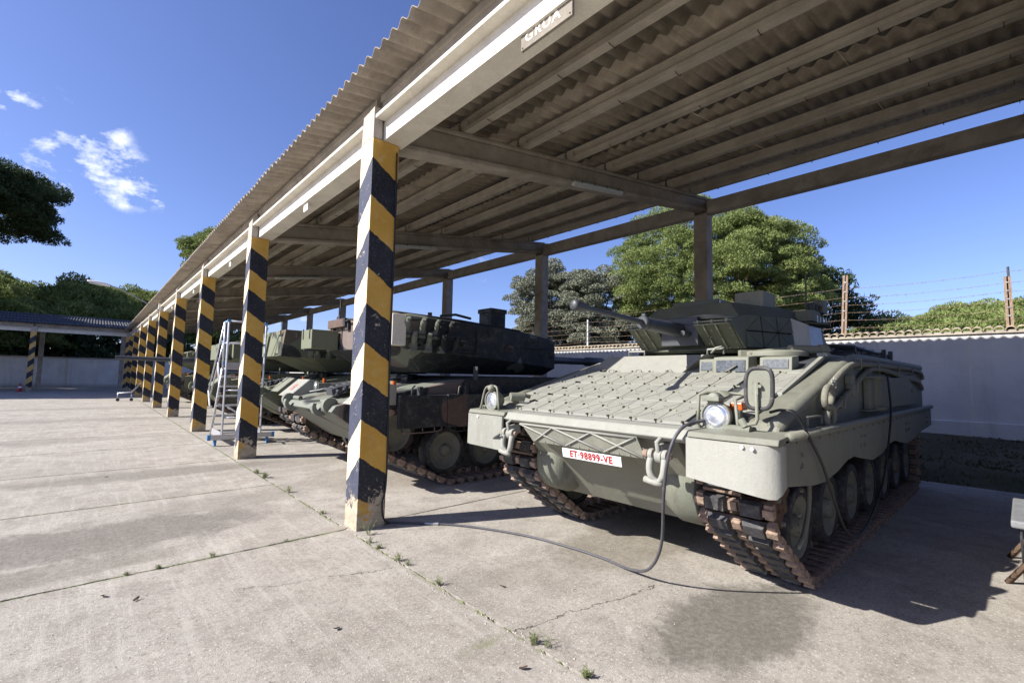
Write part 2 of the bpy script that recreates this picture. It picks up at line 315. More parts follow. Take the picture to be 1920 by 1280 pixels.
# ------------------------------------------------------------------ mesh helper
class MB:
    def __init__(s): s.v = []; s.f = []; s.m = []; s.s = []
    def add(s, vs, fs, mat=0, smooth=False):
        o = len(s.v); s.v += [tuple(p) for p in vs]
        for f in fs: s.f.append(tuple(i+o for i in f)); s.m.append(mat); s.s.append(smooth)
        return s
    def box(s, x0, x1, y0, y1, z0, z1, mat=0, rot=None):
        vs = [Vector(p) for p in ((x0,y0,z0),(x1,y0,z0),(x1,y1,z0),(x0,y1,z0),(x0,y0,z1),(x1,y0,z1),(x1,y1,z1),(x0,y1,z1))]
        if rot is not None:
            c = Vector(((x0+x1)/2, (y0+y1)/2, (z0+z1)/2)); vs = [rot @ (p-c) + c for p in vs]
        return s.add(vs, [(0,3,2,1),(4,5,6,7),(0,1,5,4),(1,2,6,5),(2,3,7,6),(3,0,4,7)], mat)
    def hexa(s, b, t, mat=0):          # bottom 4 and top 4 points
        return s.add(list(b)+list(t), [(0,3,2,1),(4,5,6,7),(0,1,5,4),(1,2,6,5),(2,3,7,6),(3,0,4,7)], mat)
    def prism(s, pts, ax, a, b, mat=0, smooth=False):
        n = len(pts)
        def P(p, w): return (p[0], w, p[1]) if ax == 'y' else (w, p[0], p[1]) if ax == 'x' else (p[0], p[1], w)
        vs = [P(p, a) for p in pts]+[P(p, b) for p in pts]
        area = sum(pts[i][0]*pts[(i+1)%n][1]-pts[(i+1)%n][0]*pts[i][1] for i in range(n))
        fl = (area > 0) != (ax == 'y')
        fa = tuple(range(n)); fb = tuple(range(n, 2*n))
        fs = [fa[::-1], fb] if fl else [fa, fb[::-1]]
        for i in range(n):
            j = (i+1) % n; q = (i, j, j+n, i+n); fs.append(q if fl else q[::-1])
        return s.add(vs, fs, mat, smooth)
    def frame(s, d):
        d = Vector(d).normalized(); a = Vector((0, 0, 1)) if abs(d.z) < .9 else Vector((1, 0, 0))
        u = d.cross(a).normalized(); return u, d.cross(u).normalized()
    def cyl(s, p0, p1, r0, r1=None, n=16, mat=0, caps=True, smooth=True):
        r1 = r0 if r1 is None else r1; p0 = Vector(p0); p1 = Vector(p1); u, w = s.frame(p1-p0)
        vs = [p0+(u*math.cos(a)+w*math.sin(a))*r0 for a in [2*math.pi*i/n for i in range(n)]]
        vs += [p1+(u*math.cos(a)+w*math.sin(a))*r1 for a in [2*math.pi*i/n for i in range(n)]]
        s.add(vs, [((i+1)%n, i, i+n, (i+1)%n+n) for i in range(n)], mat, smooth)
        if caps: s.add(vs, [tuple(range(n)), tuple(range(2*n-1, n-1, -1))], mat, False)
        return s
    def lathe(s, prof, o, ax, n=24, mat=0, smooth=True, caps=True):   # prof: (radius, distance along axis)
        o = Vector(o); ax = Vector(ax).normalized(); u, w = s.frame(ax); k = len(prof)
        vs = [o+ax*h+(u*math.cos(2*math.pi*i/n)+w*math.sin(2*math.pi*i/n))*r for (r, h) in prof for i in range(n)]
        fs = []
        for a in range(k-1):
            for i in range(n): fs.append((a*n+(i+1)%n, a*n+i, (a+1)*n+i, (a+1)*n+(i+1)%n))
        s.add(vs, fs, mat, smooth)
        return s.add(vs, [tuple(range(n)), tuple(range(k*n-1, (k-1)*n-1, -1))], mat, False) if caps else s
    def tube(s, pts, r, n=8, mat=0, closed=False, smooth=True):
        pts = [Vector(p) for p in pts]; k = len(pts); rs = r if isinstance(r, (list, tuple)) else [r]*k
        vs = []; prev = None
        for i, p in enumerate(pts):
            d = (pts[(i+1) % k]-pts[i-1]) if closed else (pts[min(i+1, k-1)]-pts[max(i-1, 0)])
            d.normalize()
            if prev is None: u, w = s.frame(d)
            else:
                u = (prev-d*prev.dot(d)).normalized(); w = d.cross(u)
            prev = u
            vs += [p+(u*math.cos(2*math.pi*j/n)+w*math.sin(2*math.pi*j/n))*rs[i] for j in range(n)]
        fs = []
        for i in range(k if closed else k-1):
            for j in range(n):
                a = i*n; b = ((i+1) % k)*n; fs.append((a+j, a+(j+1)%n, b+(j+1)%n, b+j))
        if not closed: fs += [tuple(range(n-1, -1, -1)), tuple(range((k-1)*n, k*n))]
        return s.add(vs, fs, mat, smooth)
    def mesh(s, name, mats, O=(0, 0, 0)):
        me = bpy.data.meshes.new(name); O = Vector(O)
        me.from_pydata([tuple(Vector(p)-O) for p in s.v], [], s.f)
        for m in (mats if isinstance(mats, (list, tuple)) else [mats]): me.materials.append(M[m] if isinstance(m, str) else m)
        me.polygons.foreach_set('material_index', s.m); me.polygons.foreach_set('use_smooth', s.s); me.update()
        return me
    def build(s, name, mats, parent=None, O=(0, 0, 0), bevel=0, label=None):
        o = bpy.data.objects.new(name, s.mesh(name, mats, O)); COL.objects.link(o)
        if parent is not None: o.parent = parent
        if bevel:
            b = o.modifiers.new('bevel', 'BEVEL'); b.width = bevel; b.segments = 2; b.limit_method = 'ANGLE'; b.angle_limit = R_(40)
        if label: o['label'] = label
        return o
def tag(o, label=None, cat=None, group=None, kind=None):
    if label: o['label'] = label
    if cat: o['category'] = cat
    if group: o['group'] = group
    if kind: o['kind'] = kind
    return o
def empty(name, loc, label, cat, group=None):
    o = bpy.data.objects.new(name, None); COL.objects.link(o); o.location = loc; o.empty_display_size = .2
    return tag(o, label, cat, group)
def inst(name, me, parent, loc=(0, 0, 0), rot=(0, 0, 0), scale=None):
    o = bpy.data.objects.new(name, me); COL.objects.link(o); o.parent = parent; o.location = loc; o.rotation_euler = rot
    if scale: o.scale = scale
    return o
def copy_tree(o, parent=None):
    c = o.copy(); COL.objects.link(c)
    if parent is not None: c.parent = parent
    for ch in list(o.children): copy_tree(ch, c)
    return c
def text_mesh(txt, size, extrude=.001, font_scale=(1, 1), bold=0.0, spacing=1.0):
    cu = bpy.data.curves.new('lettering', 'FONT'); cu.body = txt; cu.size = size; cu.extrude = extrude; cu.align_x = 'CENTER'; cu.align_y = 'CENTER'
    cu.offset = bold; cu.space_character = spacing
    ob = bpy.data.objects.new('lettering', cu); COL.objects.link(ob)
    me = bpy.data.meshes.new_from_object(ob.evaluated_get(bpy.context.evaluated_depsgraph_get()))
    bpy.data.objects.remove(ob); me.transform(Matrix.Diagonal((font_scale[0], font_scale[1], 1, 1))); return me
def spline(pts, n=8):
    P = [Vector(p) for p in pts]; P = [P[0]*2-P[1]]+P+[P[-1]*2-P[-2]]; out = []
    for i in range(1, len(P)-2):
        for k in range(n):
            t = k/n; a, b, c, d = P[i-1:i+3]
            out.append(.5*((2*b)+(c-a)*t+(2*a-5*b+4*c-d)*t*t+(3*b-a-3*c+d)*t**3))
    return out+[P[-2]]
# ------------------------------------------------------------------ ground
S = 5.1512; XA, YA = 2.13, 4.662; CW, CD = .30, .315
def yk(k): return YA+S*k
g = MB(); g.add([(-700,-700,-.06),(700,-700,-.06),(700,700,-.06),(-700,700,-.06)], [(0,1,2,3)])
ground = tag(g.build('ground', 'dirt'), kind='structure')
def jig_edge(a, b, step, amp, seed):
    rr = random.Random(seed); a = Vector(a); b = Vector(b); n = max(1, int((b-a).length/step)); d = (b-a).normalized(); nn = Vector((-d.y, d.x))
    out = []
    w = 0
    for i in range(n):
        w = w*.6+rr.uniform(-amp, amp); out.append(a+(b-a)*(i/n)+nn*(w if i else 0))
    return out
pav = bpy.data.objects.new('paving', None); COL.objects.link(pav); pav['kind'] = 'structure'
def slab(x0, x1, y0, y1, mat, seed, gap=.012, ztop=0.0, fine=True):
    st = .06 if fine else 5
    x0 += gap; x1 -= gap; y0 += gap; y1 -= gap
    pts = []
    for a, b, q in (((x0, y0), (x1, y0), 1), ((x1, y0), (x1, y1), 2), ((x1, y1), (x0, y1), 3), ((x0, y1), (x0, y0), 4)):
        pts += jig_edge(a, b, st, .005, seed*7+q)
    m = MB(); n = len(pts)
    vs = [(p.x, p.y, ztop) for p in pts]+[(p.x, p.y, ztop-.055) for p in pts]
    m.add(vs, [tuple(range(n))]+[(i, i+n, (i+1)%n+n, (i+1)%n) for i in range(n)])
    return m.build('slab', mat, pav)
YJ = [-6, 4.80]+[4.80+2.55*i for i in range(1, 17)]
sid = 1
for i in range(len(YJ)-1):
    for (xa, xb) in ((2.085, -4.3), (-4.3, -10.7), (-10.7, -30)):
        slab(xb, xa, YJ[i], YJ[i+1], 'apron', sid, fine=YJ[i] < 13 and xb > -5); sid += 1
YI = [-6, -.35]+[4.84+5.15*i for i in range(0, 9)]
for i in range(len(YI)-1):
    for (xa, xb) in ((2.085, 6.3), (6.3, 10.55)):
        slab(xa, xb, YI[i], YI[i+1], 'shedfloor', sid, fine=YI[i] < 9 and xa < 3); sid += 1
slab(-30, 10.55, YJ[-1], 57.5, 'apron', sid, fine=False)
# moss that fills the joints in patches
mm = MB(); rr = random.Random(3)
def moss_line(a, b, cnt, wmax):
    for i in range(cnt):
        t = rr.random(); x = a[0]+(b[0]-a[0])*t; y = a[1]+(b[1]-a[1])*t; L = rr.uniform(.02, .10); w = rr.uniform(.004, wmax)
        d = Vector((b[0]-a[0], b[1]-a[1], 0)).normalized(); n_ = Vector((-d.y, d.x, 0)); c = Vector((x, y, 0))
        z = rr.uniform(.001, .006)
        vs = [c-d*L/2-n_*w*.4+Vector((0,0,-.01)), c-d*L*.2-n_*w+Vector((0,0,-.004)), c+d*L*.2-n_*w*.9+Vector((0,0,-.004)), c+d*L/2+Vector((0,0,-.01)), c+d*L*.2+n_*w+Vector((0,0,-.004)), c-d*L*.2+n_*w*.8+Vector((0,0,-.004)), c+Vector((0,0,z))]
        mm.add(vs, [(0,1,6),(1,2,6),(2,3,6),(3,4,6),(4,5,6),(5,0,6)], 0)
moss_line((2.085, -1), (2.085, 4.6), 90, .012); moss_line((2.085, 5), (2.085, 16), 330, .02); moss_line((2.085, 16), (2.085, 34), 260, .05)
moss_line((2.0, 4.8), (-4, 4.8), 230, .02); moss_line((2.0, 7.35), (-5, 7.35), 220, .02); moss_line((2.0, 9.9), (-5, 9.9), 160, .025)
for y in YJ[4:10]: moss_line((2.0, y), (-6, y), 90, .025)
mo = mm.build('joint_moss', 'weed'); mo['kind'] = 'stuff'
# verge behind the shed: it rises towards the rear wall
vz = lambda x: -.03+.50*max(0, min(1, (x-10.6)/4.2))**.8
vm = MB(); nx = 14; ysv = list(np.linspace(-30, 57.4, 90)); vs = []; rq = random.Random(2)
for i in range(nx):
    x = 10.55+4.7*i/(nx-1)
    for y in ysv: vs.append((x+(rq.uniform(-.12, 0) if i == 0 else 0), y, vz(x)+(rq.uniform(-.03, .03) if i else -.02)))
vm.add(vs, [(i*90+j, (i+1)*90+j, (i+1)*90+j+1, i*90+j+1) for i in range(nx-1) for j in range(89)], 0, True)
tag(vm.build('verge', 'dirt'), kind='structure')
gr = MB(); gv = []; gf = []
for i in range(26000):
    x = rr.uniform(10.5, 15.1); y = rr.uniform(-8, 12)
    if rr.random() < .15: y = rr.uniform(12, 46)
    h = rr.uniform(.02, .06)*(1 if rr.random() < .9 else 2); a = rr.uniform(0, 6.28); w = .012+.02*rr.random(); lx, ly = rr.uniform(-.05, .05), rr.uniform(-.05, .05)
    o = len(gv); ca, sa = math.cos(a)*w, math.sin(a)*w; zb0 = vz(x)-.02; gv += [(x-ca, y-sa, zb0), (x+ca, y+sa, zb0), (x+lx, y+ly, h+zb0)]; gf.append((o, o+1, o+2))
gr.add(gv, gf); go = gr.build('verge_grass', 'grass'); go['kind'] = 'stuff'

# ------------------------------------------------------------------ the open shed
def build_shed(root, k0, k1, roofx0=1.872, roof_mat='sheet', detail=True, main=True):
    """root-local frame: X into the shed, Y along the row of columns"""
    # front column (origin on its near outer corner)
    c = MB(); c.box(0, CD, 0, CW, -.05, 4.195)
    c.add([(0,0,4.195),(.11,0,4.195),(.115,CW,4.195),(0,CW,4.195),(.004,.004,4.55),(.105,.008,4.56),(.10,CW-.01,4.54),(.01,CW-.006,4.53)],
          [(4,5,6,7),(0,1,5,4),(1,2,6,5),(2,3,7,6),(3,0,4,7)])
    cme = c.mesh('column', 'stripes' if main else 'stripes_shaded')
    for k in range(k0, k1+1):
        o = inst('column', cme, root, (XA, yk(k), 0))
        b = o.modifiers.new('bevel', 'BEVEL'); b.width = .008; b.segments = 2; b.limit_method = 'ANGLE'
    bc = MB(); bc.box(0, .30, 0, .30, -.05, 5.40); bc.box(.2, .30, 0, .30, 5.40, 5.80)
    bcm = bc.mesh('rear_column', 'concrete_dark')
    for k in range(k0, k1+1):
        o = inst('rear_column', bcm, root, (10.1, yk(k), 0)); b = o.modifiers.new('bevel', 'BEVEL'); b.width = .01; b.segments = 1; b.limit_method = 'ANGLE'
    # tapered cross beam with a bottom flange and a top flange, from column to column
    cb = MB(); zb = lambda x: 4.195+.166*(x-2.46); zt = lambda x: 4.60+.157*(x-2.46)
    x0, x1 = 2.452, 10.28
    def layer(ya, yb, fa, fb):
        cb.hexa([(x0,ya,fa(x0)),(x1,ya,fa(x1)),(x1,yb,fa(x1)),(x0,yb,fa(x0))], [(x0,ya,fb(x0)),(x1,ya,fb(x1)),(x1,yb,fb(x1)),(x0,yb,fb(x0))])
    layer(.03, .27, zb, lambda x: zb(x)+.07); layer(.09, .21, lambda x: zb(x)+.07, lambda x: zt(x)-.06); layer(.05, .25, lambda x: zt(x)-.06, zt)
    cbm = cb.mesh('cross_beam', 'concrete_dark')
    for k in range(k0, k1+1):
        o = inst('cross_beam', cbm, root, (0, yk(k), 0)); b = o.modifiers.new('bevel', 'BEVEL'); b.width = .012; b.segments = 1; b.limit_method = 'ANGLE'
    # front beam: lower body with a projecting top lip
    fb = MB(); L0, L1 = CW-.06, S+.06
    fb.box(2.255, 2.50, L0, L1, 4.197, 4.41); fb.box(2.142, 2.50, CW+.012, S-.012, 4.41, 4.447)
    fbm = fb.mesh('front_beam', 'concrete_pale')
    ep = MB(); ep.box(2.27, 2.36, .06, S-.04, 4.452, 4.76); ep.box(2.245, 2.385, .06, S-.04, 4.68, 4.755); epm = ep.mesh('edge_purlin', 'concrete_dark')
    # purlin: bottom flange, web, top flange
    pu = MB(); pu.box(-.065, .065, .02, S-.02, 0, .05); pu.box(-.03, .03, .02, S-.02, .045, .135); pu.box(-.045, .045, .02, S-.02, .135, .165)
    for a in (.02, S-.16): pu.box(-.055, .055, a, a+.14, .045, .135)
    pum = pu.mesh('purlin', 'concrete')
    rb = MB(); rb.box(10.14, 10.36, .3, S, 5.40, 5.70); rbm = rb.mesh('rear_beam', 'concrete_dark')
    for k in range(k0, k1):
        inst('front_beam', fbm, root, (0, yk(k), 0)); inst('edge_purlin', epm, root, (0, yk(k)+.14, 0)); inst('rear_beam', rbm, root, (0, yk(k), 0))
        for i in range(8):
            x = 2.40+1.045*i; z = zt(x)+.002
            o = inst('purlin', pum, root, (x, yk(k)+.15, z), (0, -.155, 0))
    # corrugated sheets, each one its own object
    pitch = .177; nw = 5; W = pitch*nw
    def sheet(L):
        s = MB(); per = 8; ys = [i*pitch/per for i in range(nw*per+3)]; amp = .029
        for (z0, fl) in ((0, False),):
            vs = []
            for y in ys:
                z = amp*math.cos(2*math.pi*y/pitch); vs += [(0, y, z), (L, y, z), (0, y, z+.007), (L, y, z+.007)]
            fs = []
            for i in range(len(ys)-1):
                a = i*4; b = a+4; fs += [(a, a+1, b+1, b), (a+2, b+2, b+3, a+3), (a, b, b+2, a+2), (a+1, a+3, b+3, b+1)]
            fs += [(0, 2, 3, 1)]; e = (len(ys)-1)*4; fs += [(e, e+1, e+3, e+2)]
            s.add(vs, fs, 0, True)
        return s
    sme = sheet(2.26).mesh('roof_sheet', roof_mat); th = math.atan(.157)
    ya = yk(k0)-.3; yb = yk(k1)+.9 if main else yk(k1)+.5
    ncol = int(math.ceil((yb-ya)/W))
    rr = random.Random(5)
    for r in range(4):
        x = roofx0+r*2.13
        for i in range(ncol):
            # upper rows lap over the lower ones by 13 cm
            o = inst('roof_sheet', sme, root, (x+rr.uniform(-.006, .006), ya+i*W, 4.764+.157*(x-1.9)+.008*r+(.006 if i % 2 else 0)), (0, -th, 0))
shed = empty('open_shed', (0, 0, 0), 'long open vehicle shed with black and yellow striped columns under a corrugated roof', 'shed')
build_shed(shed, -3, 8, main=True)
# hook bolts under the purlins
hk = MB(); rr = random.Random(8)
for k in range(-2, 4):
    for i in range(8):
        x = 2.40+1.045*i; z = 4.60+.157*(x-2.46)
        for q in range(6):
            y = yk(k)+.5+q*.82+rr.uniform(-.2, .2); 
            hk.tube([(x+.075, y, z+.16), (x+.078, y, z+.02), (x+.06, y, z-.012), (x-.03, y, z-.014), (x-.055, y, z+.006)], .0045, 5)
ho = hk.build('roof_hooks', 'rust_dark', shed); ho['kind'] = 'stuff'
# far shed, built the same way and turned a quarter: its row of columns runs along the world X axis
far = empty('far_shed', (0, 0, 0), 'farther open shed with corrugated roof coloured dark for shade and one striped column in view', 'shed')
# local (x,y) -> world: x_world = -y_local + a ; y_world = x_local + b
far.rotation_euler = (0, 0, R_(90)); far.location = (2.28+YA, 46.4-XA, 0)
build_shed(far, 0, 4, roof_mat='sheet_shaded', main=False)
# ceiling light fittings under the cross beams
def light_fitting(loc, label):
    r = empty('strip_light', loc, label, 'light fitting', 'strip lights under the shed beams')
    b = MB(); b.box(-.68, .68, -.055, .055, -.035, .0); b.build('housing', 'plumb', r, bevel=.012)
    d = MB(); d.prism([(-.052, -.035), (.052, -.035), (.04, -.085), (.02, -.1), (-.02, -.1), (-.04, -.085)], 'x', -.67, .67); d.build('cover', 'diffuser', r, bevel=.01)
    for x in (-.5, -.17, .17, .5):
        c = MB(); c.box(x-.012, x+.012, -.06, -.054, -.05, -.01); c.box(x-.012, x+.012, .054, .06, -.05, -.01); c.build('clip', 'rust_dark', r)
    r.rotation_euler = (0, -.16, 0); return r
zb = lambda x: 4.195+.166*(x-2.46)
far_corner = MB(); far_corner.box(2.30, 2.58, 46.75, 47.05, -.05, 4.3); fc = far_corner.build('corner_column', 'concrete_pale', far); fc.matrix_parent_inverse = far.matrix_world.inverted() if False else Matrix.Identity(4)
far_corner = None
light_fitting((6.15, yk(0)+.02, zb(6.15)+.06), 'grey strip light fixed to the nearest cross beam, right of the striped column')
light_fitting((5.6, yk(1)+.02, zb(5.6)+.06), 'grey strip light on the second cross beam, behind the nearest striped column')
light_fitting((4.6, yk(2)+.02, zb(4.6)+.06), 'grey strip light on the third cross beam, deep under the shed roof')
# hanging timber sign
sg = empty('hanging_sign', (2.29, 2.215, 4.15), 'small weathered wooden sign lettered GRUA hanging under the front beam', 'sign')
b = MB(); b.box(-.012, .012, -.255, .255, -.072, .072); b.build('board', 'wood', sg, bevel=.003)
tm = text_mesh('GRUA', .115, .0008, (1.05, 1.0), .002, 1.15); tm.materials.append(M['concrete_pale'])
o = inst('lettering', tm, sg, (-.0135, .03, .008), (R_(90), 0, R_(-90)))
for (y, z) in ((-.235, .05), (-.235, -.05), (.235, -.055), (.235, .05)):
    c = MB(); c.cyl((-.016, y, z), (-.011, y, z), .006, n=8); c.build('nail', 'rust_dark', sg)
for y in (-.2, .2):
    c = MB(); c.tube([(0, y, .07), (0, y, .12)], .003, 5); c.build('hook', 'rust_dark', sg)
# little white number tags under the farther front beams
for k in (0, 1, 2, 3):
    t_ = empty('bay_tag', (2.29, yk(k)+2.6, 4.13), ['small white tag under the front beam left of the nearest column', 'small white tag under the front beam between the second and third columns',
         'small white tag under the front beam between the third and fourth columns', 'small white tag under the front beam between the fourth and fifth columns'][k], 'tag', 'white tags under the front beam')
    c = MB(); c.box(-.006, .006, -.09, .09, -.055, .055); c.build('plate', 'white', t_); c = MB(); c.tube([(0, 0, .05), (0, 0, .075)], .004, 5); c.build('hook', 'steel', t_)

# ------------------------------------------------------------------ street lamp on the fifth column
lp = empty('street_lamp', (2.13, yk(4)+.1, 4.25), 'street lamp with a pale oval head on a long arm fixed to a far column', 'lamp')
c = MB(); c.tube([(-.03, 0, -.28), (-.03, 0, .32)], .022, 8); c.build('bracket', 'steel', lp)
c = MB(); c.tube(spline([(-.03, 0, .0), (-.7, -.02, .38), (-1.35, -.04, .72), (-1.75, -.05, .84)], 6), .022, 8); c.build('arm', 'steel', lp)
c = MB(); n = 14; prof = []
vs = []; fs = []
for i in range(n+1):
    t = i/n; x = -1.70-.72*t; w = .12*math.sin(math.pi*min(1, t*.85+.12))**.6+.01; h = .085*math.sin(math.pi*min(1, t*.8+.15))**.7+.012; zc = .83+.10*t
    for j in range(10):
        a = 2*math.pi*j/10; vs.append((x, math.cos(a)*w, zc+(math.sin(a)*h if math.sin(a) > 0 else math.sin(a)*h*.45)))
for i in range(n):
    for j in range(10): fs.append((i*10+j, i*10+(j+1)%10, (i+1)*10+(j+1)%10, (i+1)*10+j))
fs += [tuple(range(9, -1, -1)), tuple(range(n*10, n*10+10))]
c.add(vs, fs, 0, True); c.build('lamp_head', 'white', lp)
c = MB(); c.box(-2.36, -1.95, -.085, .085, .82, .865, rot=Matrix.Rotation(.14, 3, 'Y')); c.build('lamp_lens', 'diffuser', lp, bevel=.01)

# ------------------------------------------------------------------ walls
WX = 14.9; KW = WX/22
zw = lambda z: 1.6+(z-1.6)*KW
bw = empty('rear_wall', (WX, 0, 0), 'whitewashed wall behind the shed with a coping of curved tiles', 'wall')
c = MB(); c.box(WX, WX+.3, -30, 57.9, -.3, zw(3.36)); c.build('wall_face', 'wall', bw, (WX, 0, 0))
c = MB(); c.box(WX-.06, WX, -30, 57.9, -.3, zw(.43)); c.build('plinth', 'wall', bw, (WX, 0, 0), bevel=.02)
for y in (.8, 5.2, 9.6, 14, -3.5):
    c = MB(); c.box(WX-.008, WX, y-.012, y+.012, zw(.43), zw(3.34)); c.build('render_joint', 'concrete_pale', bw, (WX, 0, 0))
def tile_mesh():
    s = MB(); n = 8; L = .40
    vs = []
    for t in (0, L):
        r = .085 if t == 0 else .07
        for q in (1, .84):
            for i in range(n+1):
                a = math.pi*i/n; vs.append((t, math.cos(a)*r*q, math.sin(a)*r*q*.85))
    k = n+1; fs = []
    for i in range(n):
        fs += [(i, i+1, 2*k+i+1, 2*k+i), (k+i+1, k+i, 3*k+i, 3*k+i+1), (i+1, i, k+i, k+i+1), (2*k+i, 2*k+i+1, 3*k+i+1, 3*k+i)]
    return s.add(vs, fs, 0, True).mesh('coping_tile', 'tile')
tme = tile_mesh(); rr = random.Random(4); zc_ = zw(3.46)
for i in range(150):
    y = -4+i*.172
    inst('coping_tile', tme, bw, (-.09+rr.uniform(-.012, .012), y+rr.uniform(-.008, .008), zc_+rr.uniform(-.005, .005)), (rr.uniform(-.05, .05), -.2, rr.uniform(-.04, .04)))
c = MB(); c.box(WX-.05, WX+.35, -30, 57.9, zw(3.36), zc_); c.build('coping_bed', 'concrete_dark', bw, (WX, 0, 0))
c = MB()
for i in range(150):
    y = 21.9+i*.172; c.add([(WX-.1, y-.08, zc_), (WX-.1, y, zc_+.07), (WX-.1, y+.08, zc_), (WX+.3, y-.07, zc_+.07), (WX+.3, y, zc_+.14), (WX+.3, y+.07, zc_+.07)], [(0,1,4,3),(1,2,5,4),(0,2,1)])
o = c.build('far_coping_tiles', 'tile', bw, (WX, 0, 0)); o['kind'] = 'stuff'
fwl = empty('end_wall', (0, 58, 0), 'long white wall behind the farther shed with a dark capped top', 'wall')
c = MB(); c.box(-60, 15.5, 58, 58.3, -.3, 2.56); c.build('wall_face', 'wall', fwl, (0, 58, 0))
c = MB(); c.box(-60, 15.5, 57.93, 58.36, 2.56, 2.68); c.build('coping', 'concrete_dark', fwl, (0, 58, 0))
for x in (-1.3, -8, 5):
    c = MB(); c.box(x-.1, x+.1, 57.88, 58.0, -.3, 2.55); c.build('pilaster', 'wall', fwl, (0, 58, 0))
# fence posts and barbed wire on the rear wall
def post(name, x, y, z0, z1, lean, mat, label, r=.05):
    p = empty(name, (x, y, z0), label, 'post', 'fence posts along the rear wall')
    c = MB()
    if mat == 'rust': c.box(-r, r, -.012, .012, 0, z1-z0); c.box(-r, -r+.02, -.06, .06, 0, z1-z0); 
    else: c.cyl((0, 0, 0), (0, 0, z1-z0), r, n=10)
    c.build('upright', mat, p); p.rotation_euler = lean
    for q in range(5):
        c = MB(); zq = (z1-z0)*(.28+.15*q); c.box(-r-.01, r+.01, -.03, .03, zq, zq+.03); c.build('clamp', 'steel', p)
    return p
post('fence_post', 15.1, 4.75*KW, zw(3.4), zw(5.95), (R_(3), 0, 0), 'rust', 'rusty steel fence post on the rear wall right of the turret', .05)
post('fence_post', 15.1, .2*KW, zw(3.4), zw(5.25), (0, 0, 0), 'rust', 'rusty fence post nearest the right edge, on the rear wall beside a dark pole', .035)
p2 = empty('dark_pole', (15.25, .115, zw(3.4)), 'slim dark blue pole standing just behind the rightmost fence post', 'pole'); c = MB(); c.cyl((0,0,0), (0,0,1.5), .022, n=8); c.build('shaft', 'gun', p2)
post('fence_post', 15.1, 17.7*KW, zw(3.4), zw(5.2), (0, 0, 0), 'white', 'white fence post on the rear wall in front of the grey oak', .035)
post('fence_post', 15.1, 11.2*KW, zw(3.4), zw(5.3), (0, 0, 0), 'rust', 'rusty fence post on the rear wall behind the gun barrel', .03)
ys_ = [y*KW for y in (-8, .2, 4.75, 11.2, 17.7, 24, 31)]
for q in range(6):
    z = zw(3.85+.30*q); pts = []
    for a, b in zip(ys_[:-1], ys_[1:]):
        for t in np.linspace(0, 1, 7)[:-1]: pts.append((15.08+rr.uniform(-.01, .01), a+(b-a)*t, z-.10*4*t*(1-t)*.6+ (0 if q < 5 else .05)))
    c = MB(); c.tube(pts, .0035, 4)
    for p in range(260):
        i = rr.randrange(len(pts)-1); t = rr.random(); P0 = Vector(pts[i]).lerp(Vector(pts[i+1]), t); e = Vector((rr.uniform(-.015, .015), rr.uniform(-.015, .015), .02)); c.tube([P0-e, P0+e], .0025, 3)
    o = c.build('barbed_wire', 'rust'); tag(o, ['lowest', 'second lowest', 'third', 'fourth', 'second highest', 'topmost'][q]+' strand of barbed wire strung along the rear wall', 'wire', 'barbed wire strands')

# ------------------------------------------------------------------ trees
def quads_mesh(name, C, D, U, L, W, mat):
    """diamond leaves: centre, direction, side, length, width arrays"""
    n = len(C); L = L[:, None]; W = W[:, None]
    v = np.stack([C-D*L*.5, C+U*W*.5-D*L*.05, C+D*L*.5, C-U*W*.5-D*L*.05], 1).reshape(-1, 3).astype(np.float32)
    me = bpy.data.meshes.new(name); me.vertices.add(4*n); me.vertices.foreach_set('co', v.ravel())
    me.loops.add(4*n); me.loops.foreach_set('vertex_index', np.arange(4*n, dtype=np.int32)); me.polygons.add(n)
    me.polygons.foreach_set('loop_start', np.arange(0, 4*n, 4, dtype=np.int32)); me.polygons.foreach_set('loop_total', np.full(n, 4, dtype=np.int32))
    me.materials.append(M[mat]); me.update(); me.validate(); return me
def unit(a): return a/np.maximum(np.linalg.norm(a, axis=-1, keepdims=True), 1e-6)
def crown_mesh(name, rad, nclump, per, cr, mat, leafL, leafW, seed, up=.25, flat=-.35, shell=.55, upright=.3):
    r = np.random.default_rng(seed); cen = []
    lob = unit(r.normal(size=(11, 3))); la = r.uniform(.72, 1.08, 11)
    while len(cen) < nclump:
        d = unit(r.normal(size=3)); 
        if d[2] < flat: continue
        k = la[np.argmax(lob@d)]; q = (shell+(1-shell)*r.random()**.5)*k
        if d[2] < flat+.3 and r.random() < .4: continue
        cen.append(d*q*np.array(rad))
    cen = np.array(cen); sz = r.uniform(.65, 1.25, len(cen))*cr
    C = []; D = []
    for c, s in zip(cen, sz):
        m = int(per*(s/cr)**2); d = unit(r.normal(size=(m, 3))); d[:, 2] = np.abs(d[:, 2])*.8+d[:, 2]*.2; d = unit(d)
        q = .35+.65*r.random(m)**.4; p = c+d*(q*s)[:, None]*np.array([1, 1, .75])
        out = unit(c/np.array(rad)**1.0); dd = unit(d*.6+out*.3+np.array([0, 0, up])+r.normal(size=(m, 3))*.8)
        C.append(p); D.append(dd)
    C = np.concatenate(C); D = np.concatenate(D); n = len(C)
    U = unit(np.cross(D, r.normal(size=(n, 3))))
    me = quads_mesh(name, C, D, U, r.uniform(.6, 1.3, n)*leafL, r.uniform(.6, 1.3, n)*leafW, mat)
    return me, cen
